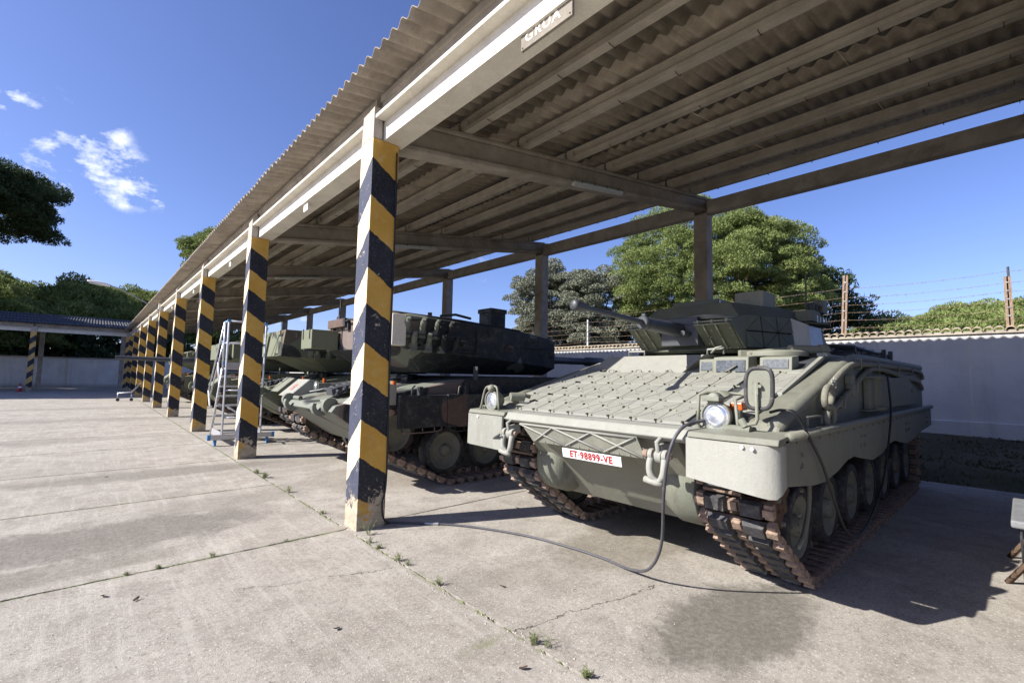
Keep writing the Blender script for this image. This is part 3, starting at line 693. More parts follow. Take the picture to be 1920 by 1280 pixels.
def tree(name, loc, crown, cen, zc, rad, label, cat, group=None, trunk_r=.3, lean=(0, 0), rot=0, scale=1, seed=0, limbs=9):
    t = empty(name, loc, label, cat, group); t.rotation_euler = (0, 0, rot); t.scale = (scale,)*3
    inst('crown', crown, t, (lean[0], lean[1], zc))
    r = random.Random(seed); c = MB(); zt = zc-rad[2]*.35
    base = [(0, 0, -.2), (lean[0]*.2+r.uniform(-.1, .1), lean[1]*.2, zt*.35), (lean[0]*.55, lean[1]*.55+r.uniform(-.15, .15), zt*.7), (lean[0]*.85, lean[1]*.85, zt)]
    sp = spline(base, 4); c.tube(sp, [trunk_r*(1.25-.6*i/(len(sp)-1)) for i in range(len(sp))], 9)
    top = Vector(base[-1]); idx = [r.randrange(len(cen)) for _ in range(limbs)]
    for i in idx:
        e = Vector(cen[i])*.9+Vector((lean[0], lean[1], zc)); st = Vector(sp[r.randint(len(sp)//2, len(sp)-1)])
        mid = st.lerp(e, .5)+Vector((0, 0, -rad[2]*.12)); ss = spline([st, mid, e], 4); c.tube(ss, [trunk_r*.42*(1-.75*k/(len(ss)-1)) for k in range(len(ss))], 6)
    c.build('trunk', 'bark', t); return t
pA, cA = crown_mesh('crown', (7.2, 7.2, 5.6), 620, 640, .82, 'pine', .16, .052, 11, up=.6, flat=-.8)
tree('pine_tree', (30.5, 13.4, 0), pA, cA, 7.7, (7.2, 7.2, 5.6), 'large bright green pine with a rounded crown behind the wall and the gun turret', 'tree', 'trees behind the rear wall', .38)
pB, cB = crown_mesh('crown', (5.5, 5.5, 3.6), 150, 260, 1.15, 'pine', .42, .12, 12, up=.5, flat=-.35)
pD, cD = crown_mesh('crown', (3.0, 3.0, 3.6), 60, 130, .95, 'pine_dark', .36, .09, 13, up=.4, flat=-.6)
tree('pine_tree', (37, 9.3, 0), pD, cD, 6.6, (3, 3, 3.6), 'thin dark pine showing right of the large green pine', 'tree', 'trees behind the rear wall', .22)
tree('pine_tree', (38, 7.2, 0), pD, cD, 5.2, (3, 3, 3.6), 'low dark pine beside the rusty fence post', 'tree', 'trees behind the rear wall', .2, rot=2, scale=.8)
oA, cO = crown_mesh('crown', (3.6, 3.6, 4.6), 190, 520, .75, 'oak', .13, .09, 14, up=.1, flat=-.8, shell=.5)
tree('oak_tree', (25.8, 24.2, 0), oA, cO, 6.0, (3.6, 3.6, 4.4), 'grey leaved oak at the left of the rear wall, behind the second tank', 'tree', 'trees behind the rear wall', .3)
tree('oak_tree', (26.4, 20.6, 0), oA, cO, 5.9, (3.6, 3.6, 4.4), 'grey leaved oak behind the white fence post', 'tree', 'trees behind the rear wall', .3, rot=1.9, scale=.95)
tree('oak_tree', (28, 17.0, 0), oA, cO, 4.4, (3.6, 3.6, 4.4), 'low grey leaved oak tucked under the large pine', 'tree', 'trees behind the rear wall', .25, rot=4, scale=.8)
# wooded slope on the right
hm = MB(); vs = []; fs = []; nx, ny = 24, 40
for i in range(nx):
    for j in range(ny):
        x = 40+i*6; y = -120+j*6
        h = min(14, max(0, (x-44)*.20))*(1/(1+math.exp((y-12)/9)))+.4*math.sin(x*.2)*math.sin(y*.17); vs.append((x, y, h-.5))
for i in range(nx-1):
    for j in range(ny-1): a = i*ny+j; fs.append((a, a+ny, a+ny+1, a+1))
hm.add(vs, fs, 0, True); hill = tag(hm.build('hill', 'dirt'), kind='structure')
rr = random.Random(21)
spots = [(50, 9.5, .8, 0), (56, 5.5, .85, 0), (54, 1.0, .9, .4), (62, 10.5, .95, 1.0), (66, 4.5, 1, 1.8), (60, -3.5, 1.0, 1.4), (72, 8.5, 1, 2.2), (74, -.5, 1.05, 3.2), (70, -7.5, 1.1, 3.0), (84, 4.5, 1.1, 4.2), (66, -14, 1.1, 2.8), (82, -10, 1.1, 4.6), (86, 13, 1.1, 2.5), (92, -3, 1.1, 5.4)]
where = ['low pine on the wooded slope just right of the rusty fence post', 'pine low on the wooded slope right of the rusty fence post', 'pine on the slope between the two rusty fence posts', 'pine behind the low ones at the foot of the slope',
  'pine halfway up the slope between the fence posts', 'pine near the rightmost fence post on the slope', 'rounded pine on the skyline at the left foot of the slope', 'rounded pine on the skyline between the fence posts', 'pine on the skyline left of the rightmost fence post',
  'pine topping the middle of the wooded slope', 'pine at the far right of the wooded slope', 'pine above the rightmost fence post on the skyline', 'distant pine behind the left foot of the slope', 'distant pine at the crest of the wooded slope']
for i, ((x, y, s, z), w) in enumerate(zip(spots, where)):
    tree('pine_tree', (x, y, z-.4), pB, cB, 4.3, (5.5, 5.5, 3.6), w, 'tree', 'pines on the wooded slope', .25, rot=rr.uniform(0, 6), scale=s, seed=i)
# pines beyond the far shed
pL, cL = crown_mesh('crown', (7.7, 7.7, 5.6), 300, 430, 1.3, 'pine_dark', .32, .10, 16, up=.5, flat=-.3)
tree('pine_tree', (-9.6, 66, 0), pL, cL, 15.9, (7.2, 7.2, 4.3), 'tall dark umbrella pine at the left edge against the sky', 'tree', 'pines beyond the farther shed', .5, limbs=4)
pM, cM = crown_mesh('crown', (5.8, 5.8, 4.2), 150, 260, 1.2, 'pine', .42, .12, 17, up=.5, flat=-.4)
tree('pine_tree', (14.6, 78, 0), pM, cM, 16.6, (5.8, 5.8, 4.2), 'tall pine whose crown peeks over the shed roof', 'tree', 'pines beyond the farther shed', .45, scale=1.12)
fw_spots = [(-13.5, 66, 7.6, 1.0, 'pine_dark', 'dark pine behind the farther shed at the left edge'), (-8.0, 71, 6.4, 1.05, 'pine', 'green pine behind the striped column of the farther shed'),
  (-1.5, 70, 6.9, 1.1, 'pine', 'broad pine in the middle behind the farther shed'), (3.2, 73, 7.3, 1.0, 'pine', 'pine behind the lamp head beyond the farther shed'), (8.0, 74, 6.8, 1.0, 'pine', 'pine beside the roof edge beyond the farther shed'),
  (12.5, 72, 6.5, 1.0, 'pine', 'pine hidden mostly behind the long shed roof'), (-5.0, 64.5, 4.6, .8, 'pine', 'low bright pine bough seen through the farther shed'), (-18, 74, 7.5, 1.2, 'pine', 'distant pine beyond the left edge of the farther shed'), (-11.0, 80, 8.3, 1.1, 'pine', 'distant pine between two darker pines')]
pK, cK = crown_mesh('crown', (5.5, 5.5, 3.9), 170, 260, 1.1, 'pine_dark', .42, .12, 19, up=.5, flat=-.4)
for i, (x, y, zc, s, mt, w) in enumerate(fw_spots):
    me, ce = (pK, cK) if mt == 'pine_dark' else (pM, cM)
    tree('pine_tree', (x, y, 0), me, ce, zc/s, (5.8, 5.8, 4.2), w, 'tree', 'pines beyond the farther shed', .3, rot=rr.uniform(0, 6), scale=s, seed=50+i)
# undergrowth behind the end wall
us = crown_mesh('undergrowth', (34, 3, 5.0), 420, 130, 1.8, 'pine_dark', .6, .25, 23, up=.2, flat=-.2, shell=.2)[0]
o = bpy.data.objects.new('undergrowth', us); COL.objects.link(o); o.location = (-6, 64, .5); o['kind'] = 'stuff'
# pines on the left of the yard, outside the picture: they shade the farther shed
for i, (x, y, zc, s) in enumerate([(-13.2, 49.5, 12, 1.05), (-19, 49, 12, 1.1), (-25, 49, 12, 1.1), (-16, 60, 11, 1.1), (-31, 50, 12, 1.2)]):
    tree('pine_tree', (x, y, 0), pK, cK, zc/s, (5.5, 5.5, 3.9), ['dark pine left of the yard, first from the farther shed', 'dark pine left of the yard, second from the farther shed', 'dark pine left of the yard, third from the farther shed', 'dark pine left of the yard, behind the end wall', 'dark pine left of the yard, farthest out'][i], 'tree', 'pines left of the yard', .3, rot=rr.uniform(0, 6), scale=s, seed=80+i)

# ------------------------------------------------------------------ weeds, leaves, stones
def weed_mesh(seed, h, n):
    r = random.Random(seed); c = MB()
    for i in range(n):
        a = r.uniform(0, 6.28); tilt = r.uniform(.1, .9); L = h*r.uniform(.5, 1.1); d = Vector((math.cos(a)*tilt, math.sin(a)*tilt, 1)).normalized()
        p0 = Vector((r.uniform(-.015, .015), r.uniform(-.02, .02), 0)); c.tube([p0, p0+d*L*.5+Vector((0, 0, .004)), p0+d*L], [.0012, .001, .0006], 3)
        for q in range(7):
            t = r.uniform(.2, 1); P0 = p0+d*L*t; dd = Vector((r.uniform(-1, 1), r.uniform(-1, 1), r.uniform(0, .8))).normalized(); sdv = dd.cross(Vector((0, 0, 1))).normalized()*.0035; l = r.uniform(.012, .028)
            c.add([P0, P0+dd*l*.5+sdv, P0+dd*l, P0+dd*l*.5-sdv], [(0, 1, 2, 3)])
    return c.mesh('weed', 'weed')
wm = [weed_mesh(1, .14, 9), weed_mesh(2, .08, 14), weed_mesh(3, .06, 18)]
wl = [(2.185, 4.50, 0, 1.1, 'tall thin weed at the foot of the nearest striped column'), (2.10, 4.28, 1, .8, 'low weed in the joint a hand from the nearest column'), (2.10, 4.10, 2, .8, 'flat weed in the joint below the nearest column'), (2.09, 3.72, 1, 1.0, 'bushy weed in the joint, third below the nearest column'),
      (2.11, 3.58, 1, .7, 'small weed beside the bushy one in the joint'), (2.10, 3.10, 1, .9, 'lone weed halfway down the long joint'), (2.10, 2.06, 1, 1.0, 'largest weed clump in the joint near the crack'), (2.13, 1.98, 0, .7, 'weed beside the largest clump near the crack'), (2.09, 1.66, 2, .9, 'weed at the bottom edge in the joint'),
      (2.10, 5.5, 2, .8, 'small weed in the joint just beyond the nearest column'), (2.10, 6.75, 1, 1.2, 'weed tuft in the joint midway to the second column'), (2.10, 7.9, 2, 1.6, 'grass tuft in the joint near the second column'), (2.10, 8.3, 2, 1.3, 'flat tuft just before the second column'), (.90, 4.81, 1, .7, 'little weed in the cross joint of the apron'),
      (.53, 4.80, 2, .7, 'mossy tuft in the cross joint at centre left'), (.33, 4.80, 2, .6, 'mossy tuft in the cross joint farther left'), (1.5, 4.80, 1, .5, 'tiny weed in the cross joint near the column')]
for (x, y, k, s, lab) in wl:
    o = bpy.data.objects.new('weed', wm[k]); COL.objects.link(o); o.location = (x, y, -.005); o.rotation_euler = (0, 0, rr.uniform(0, 6)); o.scale = (s,)*3; tag(o, lab, 'weed', 'weeds in the paving joints')
def leaf_mesh(seed):
    r = random.Random(seed); c = MB(); n = 6; vs = []
    for i in range(n+1):
        t = i/n; w = .016*math.sin(math.pi*t)**.7+.0005; z = .003+.016*t*t+r.uniform(0, .003); vs += [((t-.5)*.06, -w, z+.006), ((t-.5)*.06, 0, z), ((t-.5)*.06, w, z+.008)]
    fs = []
    for i in range(n): a = i*3; fs += [(a, a+1, a+4, a+3), (a+1, a+2, a+5, a+4)]
    return c.add(vs, fs, 0, True).mesh('dry_leaf', 'bark')
lm = [leaf_mesh(1), leaf_mesh(2)]
for i, (x, y, lab) in enumerate([(1.262, 2.975, 'dry leaf alone on the near slab, throwing a small shadow'), (.35, 4.24, 'dark leaf on the slab at lower left'), (.18, 4.45, 'dark leaf just left of its twin at lower left'), (1.877, 1.923, 'small dark scrap at the bottom edge of the picture'),
        (2.45, 2.75, 'small dark scrap on the shed floor near the stain'), (4.0, 4.25, 'dry brown leaf on the floor before the pale vehicle'), (.3, 9.3, 'dark leaf on the apron left of the second column'), (-.8, 7.6, 'small dark scrap on the apron near the left edge')]):
    o = bpy.data.objects.new('dry_leaf', lm[i % 2]); COL.objects.link(o); o.location = (x, y, 0); o.rotation_euler = (rr.uniform(-.3, .3), 0, rr.uniform(0, 6)); o.scale = (.8,)*3; tag(o, lab, 'leaf', 'dry leaves and scraps on the concrete')
gvm = MB()
for i in range(900):
    x = rr.gauss(0, 1)*1.6+1.2; y = rr.uniform(.2, 9); s = rr.uniform(.0015, .005)
    if rr.random() < .4: x = 2.085+rr.gauss(0, .05); s *= 1.4
    gvm.add([(x-s, y-s, 0), (x+s, y-s*.7, 0), (x+s*.8, y+s, 0), (x-s*.9, y+s*.8, 0), (x, y, s*1.3)], [(0,1,4),(1,2,4),(2,3,4),(3,0,4)])
o = gvm.build('loose_grit', 'concrete'); o['kind'] = 'stuff'
# traffic cone at the far shed
cn = empty('traffic_cone', (-3.4, 46.2, 0), 'red traffic cone beside the striped column of the farther shed', 'cone')
c = MB(); c.box(-.2, .2, -.2, .2, 0, .04); c.build('base', 'red', cn, bevel=.01)
c = MB(); c.lathe([(.15, .04), (.09, .3), (.03, .6)], (0, 0, 0), (0, 0, 1), 16); c.build('body', 'red', cn)
c = MB(); c.lathe([(.102, .26), (.078, .38)], (0, 0, 0), (0, 0, 1), 16); c.build('band', 'white', cn)
# red extinguisher on the last column
ex = empty('fire_extinguisher', (2.35, 46.05, .35), 'red fire extinguisher box on the corner column of the farther shed', 'extinguisher')
c = MB(); c.box(-.18, .18, -.1, .1, 0, .7); c.build('cabinet', 'red', ex, bevel=.02); c = MB(); c.box(-.12, .12, -.106, -.1, .3, .55); c.build('window', 'white', ex)
# ------------------------------------------------------------------ running gear shared by the tracked vehicles
def link_mesh(w, pitch, name='track_link', pad='rubber', met='rust'):
    """x along the track, y across, z outwards"""
    c = MB(); h = pitch*.46; w2 = w/2
    c.box(-h*.55, h*.55, -w2*.92, w2*.92, -.03, .004, 0)
    for s in (-1, 1):
        a, b = sorted((s*.045, s*w2*.80))
        c.hexa([(-h*.80, a, .002), (h*.80, a, .002), (h*.80, b, .002), (-h*.80, b, .002)], [(-h*.66, a+.012, .048), (h*.66, a+.012, .048), (h*.66, b-.012, .048), (-h*.66, b-.012, .048)], 1)
        # end connector with its wedge bolt
        y0, y1 = sorted((s*w2*.84, s*(w2+.012)))
        c.box(-h*.72, h*.72, y0, y1, -.034, .020, 0); c.box(-h*.34, h*.34, y0-.006, y1+.012, .012, .046, 0)
        c.cyl((h, -w2*.86*1, -.012), (h, w2*.86, -.012), .017, n=6, mat=0, caps=False)
    c.box(-h*.45, h*.45, -.03, .03, -.03, .03, 0); c.box(-h*.35, h*.35, -.022, .022, -.10, -.03, 0)
    return c.mesh(name, [met, pad])
def loop_path(front, rear, wf, wr, rw, zg, n_hint, pitch, top_sag=.03):
    """closed track path: front and rear wheel (x, z, r), first and last road wheel x, road wheel radius"""
    pts = []
    fx, fz, fr = front; bx, bz, br = rear
    def tang(cx, cz, r, wx, side):
        # lower outer tangent between wheel (cx,cz,r) and road wheel (wx, zg+rw, rw)
        dx, dz = wx-cx, zg+rw-cz; d = math.hypot(dx, dz); base = math.atan2(dz, dx); off = math.acos((r-rw)/d)
        return base+(-off if side > 0 else off)
    a = tang(fx, fz, fr, wf, 1)
    for t in np.linspace(R_(90), a+2*math.pi, 14): pts.append((fx+fr*math.cos(t), fz+fr*math.sin(t)))
    for t in np.linspace(a, R_(-90), 5): pts.append((wf+rw*math.cos(t), zg+rw+rw*math.sin(t)))
    b = tang(bx, bz, br, wr, -1)
    for t in np.linspace(R_(-90), b, 5): pts.append((wr+rw*math.cos(t), zg+rw+rw*math.sin(t)))
    for t in np.linspace(b, R_(90), 14): pts.append((bx+br*math.cos(t), bz+br*math.sin(t)))
    for t in np.linspace(0, 1, 12)[1:-1]: pts.append((bx+(fx-bx)*t, bz+br+(fz+fr-bz-br)*t-top_sag*math.sin(t*math.pi*4)**2))
    P = np.array(pts+[pts[0]]); sg = np.hypot(*(P[1:]-P[:-1]).T); cum = np.concatenate([[0], np.cumsum(sg)]); L = cum[-1]
    n = int(round(L/pitch)); out = []
    def at(s):
        s %= L; i = min(len(sg)-1, np.searchsorted(cum, s, side='right')-1); t = (s-cum[i])/max(sg[i], 1e-9); return P[i]+(P[i+1]-P[i])*t
    for i in range(n):
        s = L*i/n; p = at(s); q = at(s+pitch*.4)-at(s-pitch*.4); out.append((p[0], p[1], math.atan2(q[1], q[0])))
    return out
def put_track(root, path, y, lm, joined=False, mats=('rust', 'rubber')):
    if not joined:
        t = bpy.data.objects.new('track', None); COL.objects.link(t); t.parent = root; t.location = (0, y, 0)
        for (x, z, a) in path:
            # path runs front over the bottom to the rear; outward side is on the right of travel
            inst('track_link', lm, t, (x, 0, z), (math.pi, -a, 0))
        return t
    c = MB()
    vs = [v.co.copy() for v in lm.vertices]; fs = [tuple(p.vertices) for p in lm.polygons]; mi = [p.material_index for p in lm.polygons]
    for (x, z, a) in path:
        Mx = Matrix.Translation((x, y, z)) @ Euler((math.pi, -a, 0)).to_matrix().to_4x4()
        o = len(c.v); c.v += [tuple(Mx @ v) for v in vs]; c.f += [tuple(i+o for i in f) for f in fs]; c.m += mi; c.s += [False]*len(fs)
    return c.build('track', list(mats), root)
def wheel_meshes(r, w, name='road_wheel'):
    """axis along y; outboard side at -y"""
    t = MB(); t.lathe([(r-.07, -w/2), (r-.012, -w/2), (r, -w/2+.015), (r, w/2-.015), (r-.012, w/2), (r-.07, w/2), (r-.07, -w/2)], (0, 0, 0), (0, 1, 0), 36, 0, True, False)
    rim = MB(); rim.lathe([(.001, -w/2+.05), (.05, -w/2+.05), (.10, -w/2+.055), (r*.55, -w/2+.075), (r-.12, -w/2+.055), (r-.09, -w/2+.012), (r-.066, -w/2+.006), (r-.066, w/2-.006), (r-.10, w/2-.05), (.001, w/2-.05)], (0, 0, 0), (0, 1, 0), 36, 0)
    rim.lathe([(r*.80-.004, -w/2+.048), (r*.80+.004, -w/2+.040), (r*.80+.012, -w/2+.048)], (0, 0, 0), (0, 1, 0), 36, 0, True, False)
    hub = MB(); hub.lathe([(.095, -w/2+.08), (.09, -w/2+.01), (.07, -w/2-.012), (.03, -w/2-.018), (.001, -w/2-.018)], (0, 0, 0), (0, 1, 0), 20, 0)
    for i in range(8):
        a = 2*math.pi*i/8; hub.cyl((math.cos(a)*.075, -w/2+.012, math.sin(a)*.075), (math.cos(a)*.075, -w/2-.012, math.sin(a)*.075), .009, n=6)
    for i in range(10):
        a = 2*math.pi*i/10; rr_ = r*.62; hub.cyl((math.cos(a)*rr_, -w/2+.082, math.sin(a)*rr_), (math.cos(a)*rr_, -w/2+.058, math.sin(a)*rr_), .011, n=6)
    return t.mesh('tyre', 'rubber'), rim.mesh('rim', 'wheel'), hub.mesh('hub', 'wheel')
def put_wheel(root, ms, loc, flip=False, name='road_wheel'):
    w = bpy.data.objects.new(name, ms[1]); COL.objects.link(w); w.parent = root; w.location = loc; w.rotation_euler = (0, random.uniform(0, 6), math.pi if flip else 0)
    inst('tyre', ms[0], w); inst('hub', ms[2], w); return w
def sprocket(r, w):
    c = MB()
    for s in (-1, 1):
        y = s*w*.36; n = 12; pts = []
        for i in range(n*2):
            a = math.pi*i/n; rr_ = r+.015 if i % 2 == 0 else r-.045; pts.append((math.cos(a)*rr_, math.sin(a)*rr_))
        c.prism(pts, 'y', y-.015, y+.015)
    c.lathe([(r-.10, -w*.36), (r*.5, -w*.30), (.08, -w*.4), (.001, -w*.42)], (0, 0, 0), (0, 1, 0), 24); c.lathe([(r-.08, -w*.34), (r-.08, w*.34)], (0, 0, 0), (0, 1, 0), 24, 0, True, False)
    for i in range(12):
        a = 2*math.pi*i/12; c.cyl((math.cos(a)*(r-.13), -w*.34, math.sin(a)*(r-.13)), (math.cos(a)*(r-.13), -w*.42, math.sin(a)*(r-.13)), .016, n=6)
    return c.mesh('sprocket', 'rust_dark')
def bolts(c, pts, nrm, r=.011, h=.008, mat=0, n=6):
    nrm = Vector(nrm).normalized()
    for p in pts: p = Vector(p); c.cyl(p, p+nrm*h, r, r*.85, n=n, mat=mat, smooth=False)

# ------------------------------------------------------------------ the infantry fighting vehicle (built in world measurements round its root)
IO = (3.05, 2.55, 0)
ifv = empty('armoured_vehicle', IO, 'pale olive tracked armoured vehicle with thin autocannon and white plate ET-98899-VE, nearest the camera', 'armoured vehicle')
def B(c, name, mats, bevel=0, parent=None, label=None): return c.build(name, mats, parent or ifv, IO, bevel, label)
YL, YR = 4.06, 1.00       # far side, near side
mY = lambda y: 5.06-y     # mirror across the hull centre line (2.53)
# lower hull and nose
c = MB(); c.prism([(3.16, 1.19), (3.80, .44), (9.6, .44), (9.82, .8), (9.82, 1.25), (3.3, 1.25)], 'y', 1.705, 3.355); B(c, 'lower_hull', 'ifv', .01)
for s, nm in ((0, ''), (1, '')):
    f = (lambda y: y) if s == 0 else mY
    c = MB(); c.lathe([(.001, 0), (.318, .0), (.322, .006), (.322, .20), (.26, .30), (.001, .34)], (3.74, f(1.70) if s == 0 else f(1.70), .78), (0, 1 if s == 0 else -1, 0), 36); B(c, 'final_drive', 'ifv', 0)
# upper hull: glacis plane and roof
zg = lambda x: 1.235+.29*(x-3.25)
c = MB(); xr = 3.25+(1.90-1.235)/.29
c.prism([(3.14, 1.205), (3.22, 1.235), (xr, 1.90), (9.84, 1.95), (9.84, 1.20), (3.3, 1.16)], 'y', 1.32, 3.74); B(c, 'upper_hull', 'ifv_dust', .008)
for s in (0, 1):
    f = (lambda y: y) if s == 0 else mY
    a, b_ = sorted((f(1.09), f(1.318)))
    c = MB(); c.prism([(3.35, 1.24), (3.42, 1.34), (5.45, 1.845), (5.75, 1.875), (9.84, 1.90), (9.84, 1.20)], 'y', a, b_); B(c, 'sponson', 'ifv', .02)
    c = MB(); yy = f(1.125); c.tube(spline([(3.40, yy, 1.30), (4.4, yy, 1.565), (5.35, yy, 1.80), (5.65, yy, 1.845), (6.5, yy, 1.862), (9.84, yy, 1.875)], 5), .052, 12); B(c, 'edge_tube', 'ifv')
# front lip bar across the nose
c = MB(); c.prism([(3.08, 1.195), (3.13, 1.258), (3.28, 1.270), (3.28, 1.16), (3.12, 1.165)], 'y', 1.56, 3.50); B(c, 'front_lip', 'ifv_dust', .012)
# fenders, front flaps
for s in (0, 1):
    f = (lambda y: y) if s == 0 else mY
    c = MB(); a, b_ = sorted((f(1.0), f(1.575))); c.prism([(3.07, 1.22), (3.09, 1.255), (3.70, 1.30), (3.70, 1.26), (3.1, 1.21)], 'y', a, b_); B(c, 'fender', 'ifv', .006)
    c = MB(); prof = [(1.575, 0), (1.32, 0), (1.16, -.012), (1.07, -.05)] if s == 0 else [(1.575, 0), (1.24, 0), (1.13, -.01), (1.06, -.03)]
    # flap: a plate that curves round the corner
    if s == 0:
        top = [(3.06, 1.575), (3.053, 1.40), (3.053, 1.25), (3.058, 1.17), (3.068, 1.11), (3.085, 1.06), (3.11, 1.025), (3.15, 1.004), (3.20, .997)]; zb_ = [.952, .935, .92, .911, .903, .896, .898, .925, .96]
    else:
        top = [(3.05, mY(1.575)), (3.05, mY(1.30)), (3.05, mY(1.15)), (3.045, mY(1.08)), (3.05, mY(1.03)), (3.12, mY(1.0))]; zb_ = [.885, .89, .893, .895, .90, .92]
    vs = []; 
    for (x, y), z in zip(top, zb_): vs += [(x-.02*(1.2-z), y, z), (x, y, 1.215), (x+.012, y+(.008 if s == 0 else -.008), z), (x+.012, y+(.008 if s == 0 else -.008), 1.215)]
    fs = []
    for i in range(len(top)-1): a = 4*i; b4 = a+4; fs += [(a, b4, b4+1, a+1), (a+2, a+3, b4+3, b4+2), (a, a+2, b4+2, b4), (a+1, b4+1, b4+3, a+3)]
    fs += [(0, 1, 3, 2)]; e = 4*(len(top)-1); fs += [(e, e+2, e+3, e+1)]
    c.add(vs, fs, 0, True); fo = B(c, 'front_flap', 'ifv_light'); em_ = fo.modifiers.new('edges', 'EDGE_SPLIT'); em_.split_angle = R_(38)
c = MB(); bolts(c, [(3.052, 1.20, 1.195), (3.052, 1.14, 1.19)], (-1, 0, 0), .013, .012); bolts(c, [(3.05, mY(1.2), 1.19)], (-1, 0, 0), .013, .012); B(c, 'flap_bolts', 'white')
# skirts with the wavy lower edge
sk = [(3.20, 1.245), (3.20, .965), (3.75, .90), (4.02, .888), (4.35, .92), (4.66, .975), (4.9, .985), (5.25, .93), (5.63, .88), (6.04, .90), (6.45, .965), (6.8, .975), (7.2, .92), (7.6, .885), (8.24, .90), (8.8, .96), (9.4, .97), (9.86, .99), (9.86, 1.245)]
for s in (0, 1):
    y = YR if s == 0 else YL-.02
    n = 3; xs = [3.20, 5.2, 7.6, 9.86]
    for q in range(n):
        lo, hi = xs[q]+.004, xs[q+1]-.004
        low = [(x, z) for x, z in sk[1:-1] if lo < x < hi]
        def zi(x):
            L_ = sk[1:-1]
            for (a, za), (b_, zb2) in zip(L_[:-1], L_[1:]):
                if a <= x <= b_: return za+(zb2-za)*(x-a)/(b_-a)
            return L_[0][1] if x < L_[0][0] else L_[-1][1]
        pts = [(lo, 1.245), (lo, zi(lo))]+low+[(hi, zi(hi)), (hi, 1.245)]
        c = MB(); c.prism(pts, 'y', y, y+.02); B(c, 'side_skirt', 'ifv', .004)
c = MB(); c.tube([(3.25, .995, 1.262), (4.5, .995, 1.262), (6.5, .995, 1.266), (9.88, .995, 1.27)], .03, 10); B(c, 'skirt_rail', 'ifv')
c = MB(); c.tube([(3.25, YL+.005, 1.262), (9.88, YL+.005, 1.27)], .03, 10); B(c, 'skirt_rail', 'ifv')
c = MB()
for i in range(26): bolts(c, [(3.4+i*.25, .998, 1.215)], (0, -1, 0), .009, .008)
for x in (3.5, 5.15, 5.3, 7.5, 7.7, 9.3):
    for z in (1.13, 1.06): bolts(c, [(x, .998, z)], (0, -1, 0), .014, .012)
    c.box(x-.03, x+.03, .988, .998, 1.03, 1.05)
B(c, 'skirt_bolts', 'ifv')
c = MB(); c.box(3.72, 4.15, 1.02, 1.32, 1.255, 1.275); c.tube([(3.75, 1.03, 1.30), (3.75, 1.03, 1.36), (4.08, 1.03, 1.36), (4.08, 1.03, 1.30)], .01, 6); B(c, 'step_plate', 'ifv', .004)
# road wheels, sprockets, idlers, tracks
WMS = wheel_meshes(.32, .18)
for i in range(7):
    for s in (0, 1):
        y = 1.36 if s == 0 else mY(1.36)
        put_wheel(ifv, WMS, (4.37+.85*i-IO[0], y-IO[1], .435), s == 1)
spm = sprocket(.30, .40)
for s in (0, 1):
    y = 1.42 if s == 0 else mY(1.42)
    inst('sprocket', spm, ifv, (3.78-IO[0], y-IO[1], .80), (0, .1, 0 if s == 0 else math.pi))
    inst('idler', WMS[1], ifv, (9.62-IO[0], y-IO[1], .72), (0, 0, 0 if s == 0 else math.pi), (.9, 1, .9))
LM = link_mesh(.50, .152)
path = loop_path((3.78-IO[0], .80, .345), (9.62-IO[0], .72, .31), 4.37-IO[0], 9.47-IO[0], .355, .045, 88, .152)
put_track(ifv, path, 1.42-IO[1], LM); put_track(ifv, path, mY(1.42)-IO[1], LM)
# swing arms and dark hull side between the wheels
c = MB()
for i in range(7):
    for s in (0, 1):
        y0, y1 = (1.50, 1.80) if s == 0 else (mY(1.80), mY(1.50)); x = 4.37+.85*i
        c.cyl((x, y0, .43), (x, y1, .43), .05, n=10); c.tube([(x, (y0+y1)/2, .43), (x-.35 if x > 4.6 else x+.3, (y0+y1)/2, .58)], .045, 8)
B(c, 'swing_arms', 'wheel')
c = MB(); c.tube([(3.78+.40*math.cos(a), 1.15, .80+.40*math.sin(a)) for a in np.linspace(R_(-75), R_(70), 12)], .018, 6); bolts(c, [(3.78+.24*math.cos(a), 1.165, .80+.24*math.sin(a)) for a in [i*math.pi/4 for i in range(8)]], (0, -1, 0), .02, .02); B(c, 'sprocket_guard', 'ifv')
# applique armour tiles on the glacis: columns run fore and aft, rows across, every cell split by its diagonal
zt_ = lambda x: 1.283+.29*(x-3.25)
def clip_poly(P, inside):
    for (ax, ay), (bx, by) in zip(inside, inside[1:]+inside[:1]):
        out = []
        for i in range(len(P)):
            p, q = P[i], P[(i+1) % len(P)]; f = lambda t: (bx-ax)*(t[1]-ay)-(by-ay)*(t[0]-ax)
            fp, fq = f(p), f(q)
            if fp >= 0: out.append(p)
            if fp*fq < 0: t = fp/(fp-fq); out.append((p[0]+(q[0]-p[0])*t, p[1]+(q[1]-p[1])*t))
        P = out
        if len(P) < 3: return []
    return P
def shrink(P, d):
    cx = sum(p[0] for p in P)/len(P); cy = sum(p[1] for p in P)/len(P)
    return [(p[0]+(cx-p[0])*min(.45, d/max(.02, math.hypot(cx-p[0], cy-p[1]))), p[1]+(cy-p[1])*min(.45, d/max(.02, math.hypot(cx-p[0], cy-p[1])))) for p in P]
zones = [[(3.27, 1.71), (4.66, 1.71), (4.66, 3.49), (3.27, 3.49)], [(3.27, 1.705), (4.08, 1.32), (5.30, 1.32), (5.30, 1.62), (4.66, 1.62), (4.62, 1.705)], [(3.5, 3.495), (5.15, 3.495), (5.15, 3.86), (3.52, 3.86)]]
bt = MB(); rr = random.Random(12)
for q, zn in enumerate(zones):
    bd = MB(); bd.prism(zn, 'z', 0, 1); bd.v = [(x, y, zt_(x)-.022+(.004 if z > .5 else -.012)) for x, y, z in bd.v]; B(bd, 'tile_bed', 'gun')
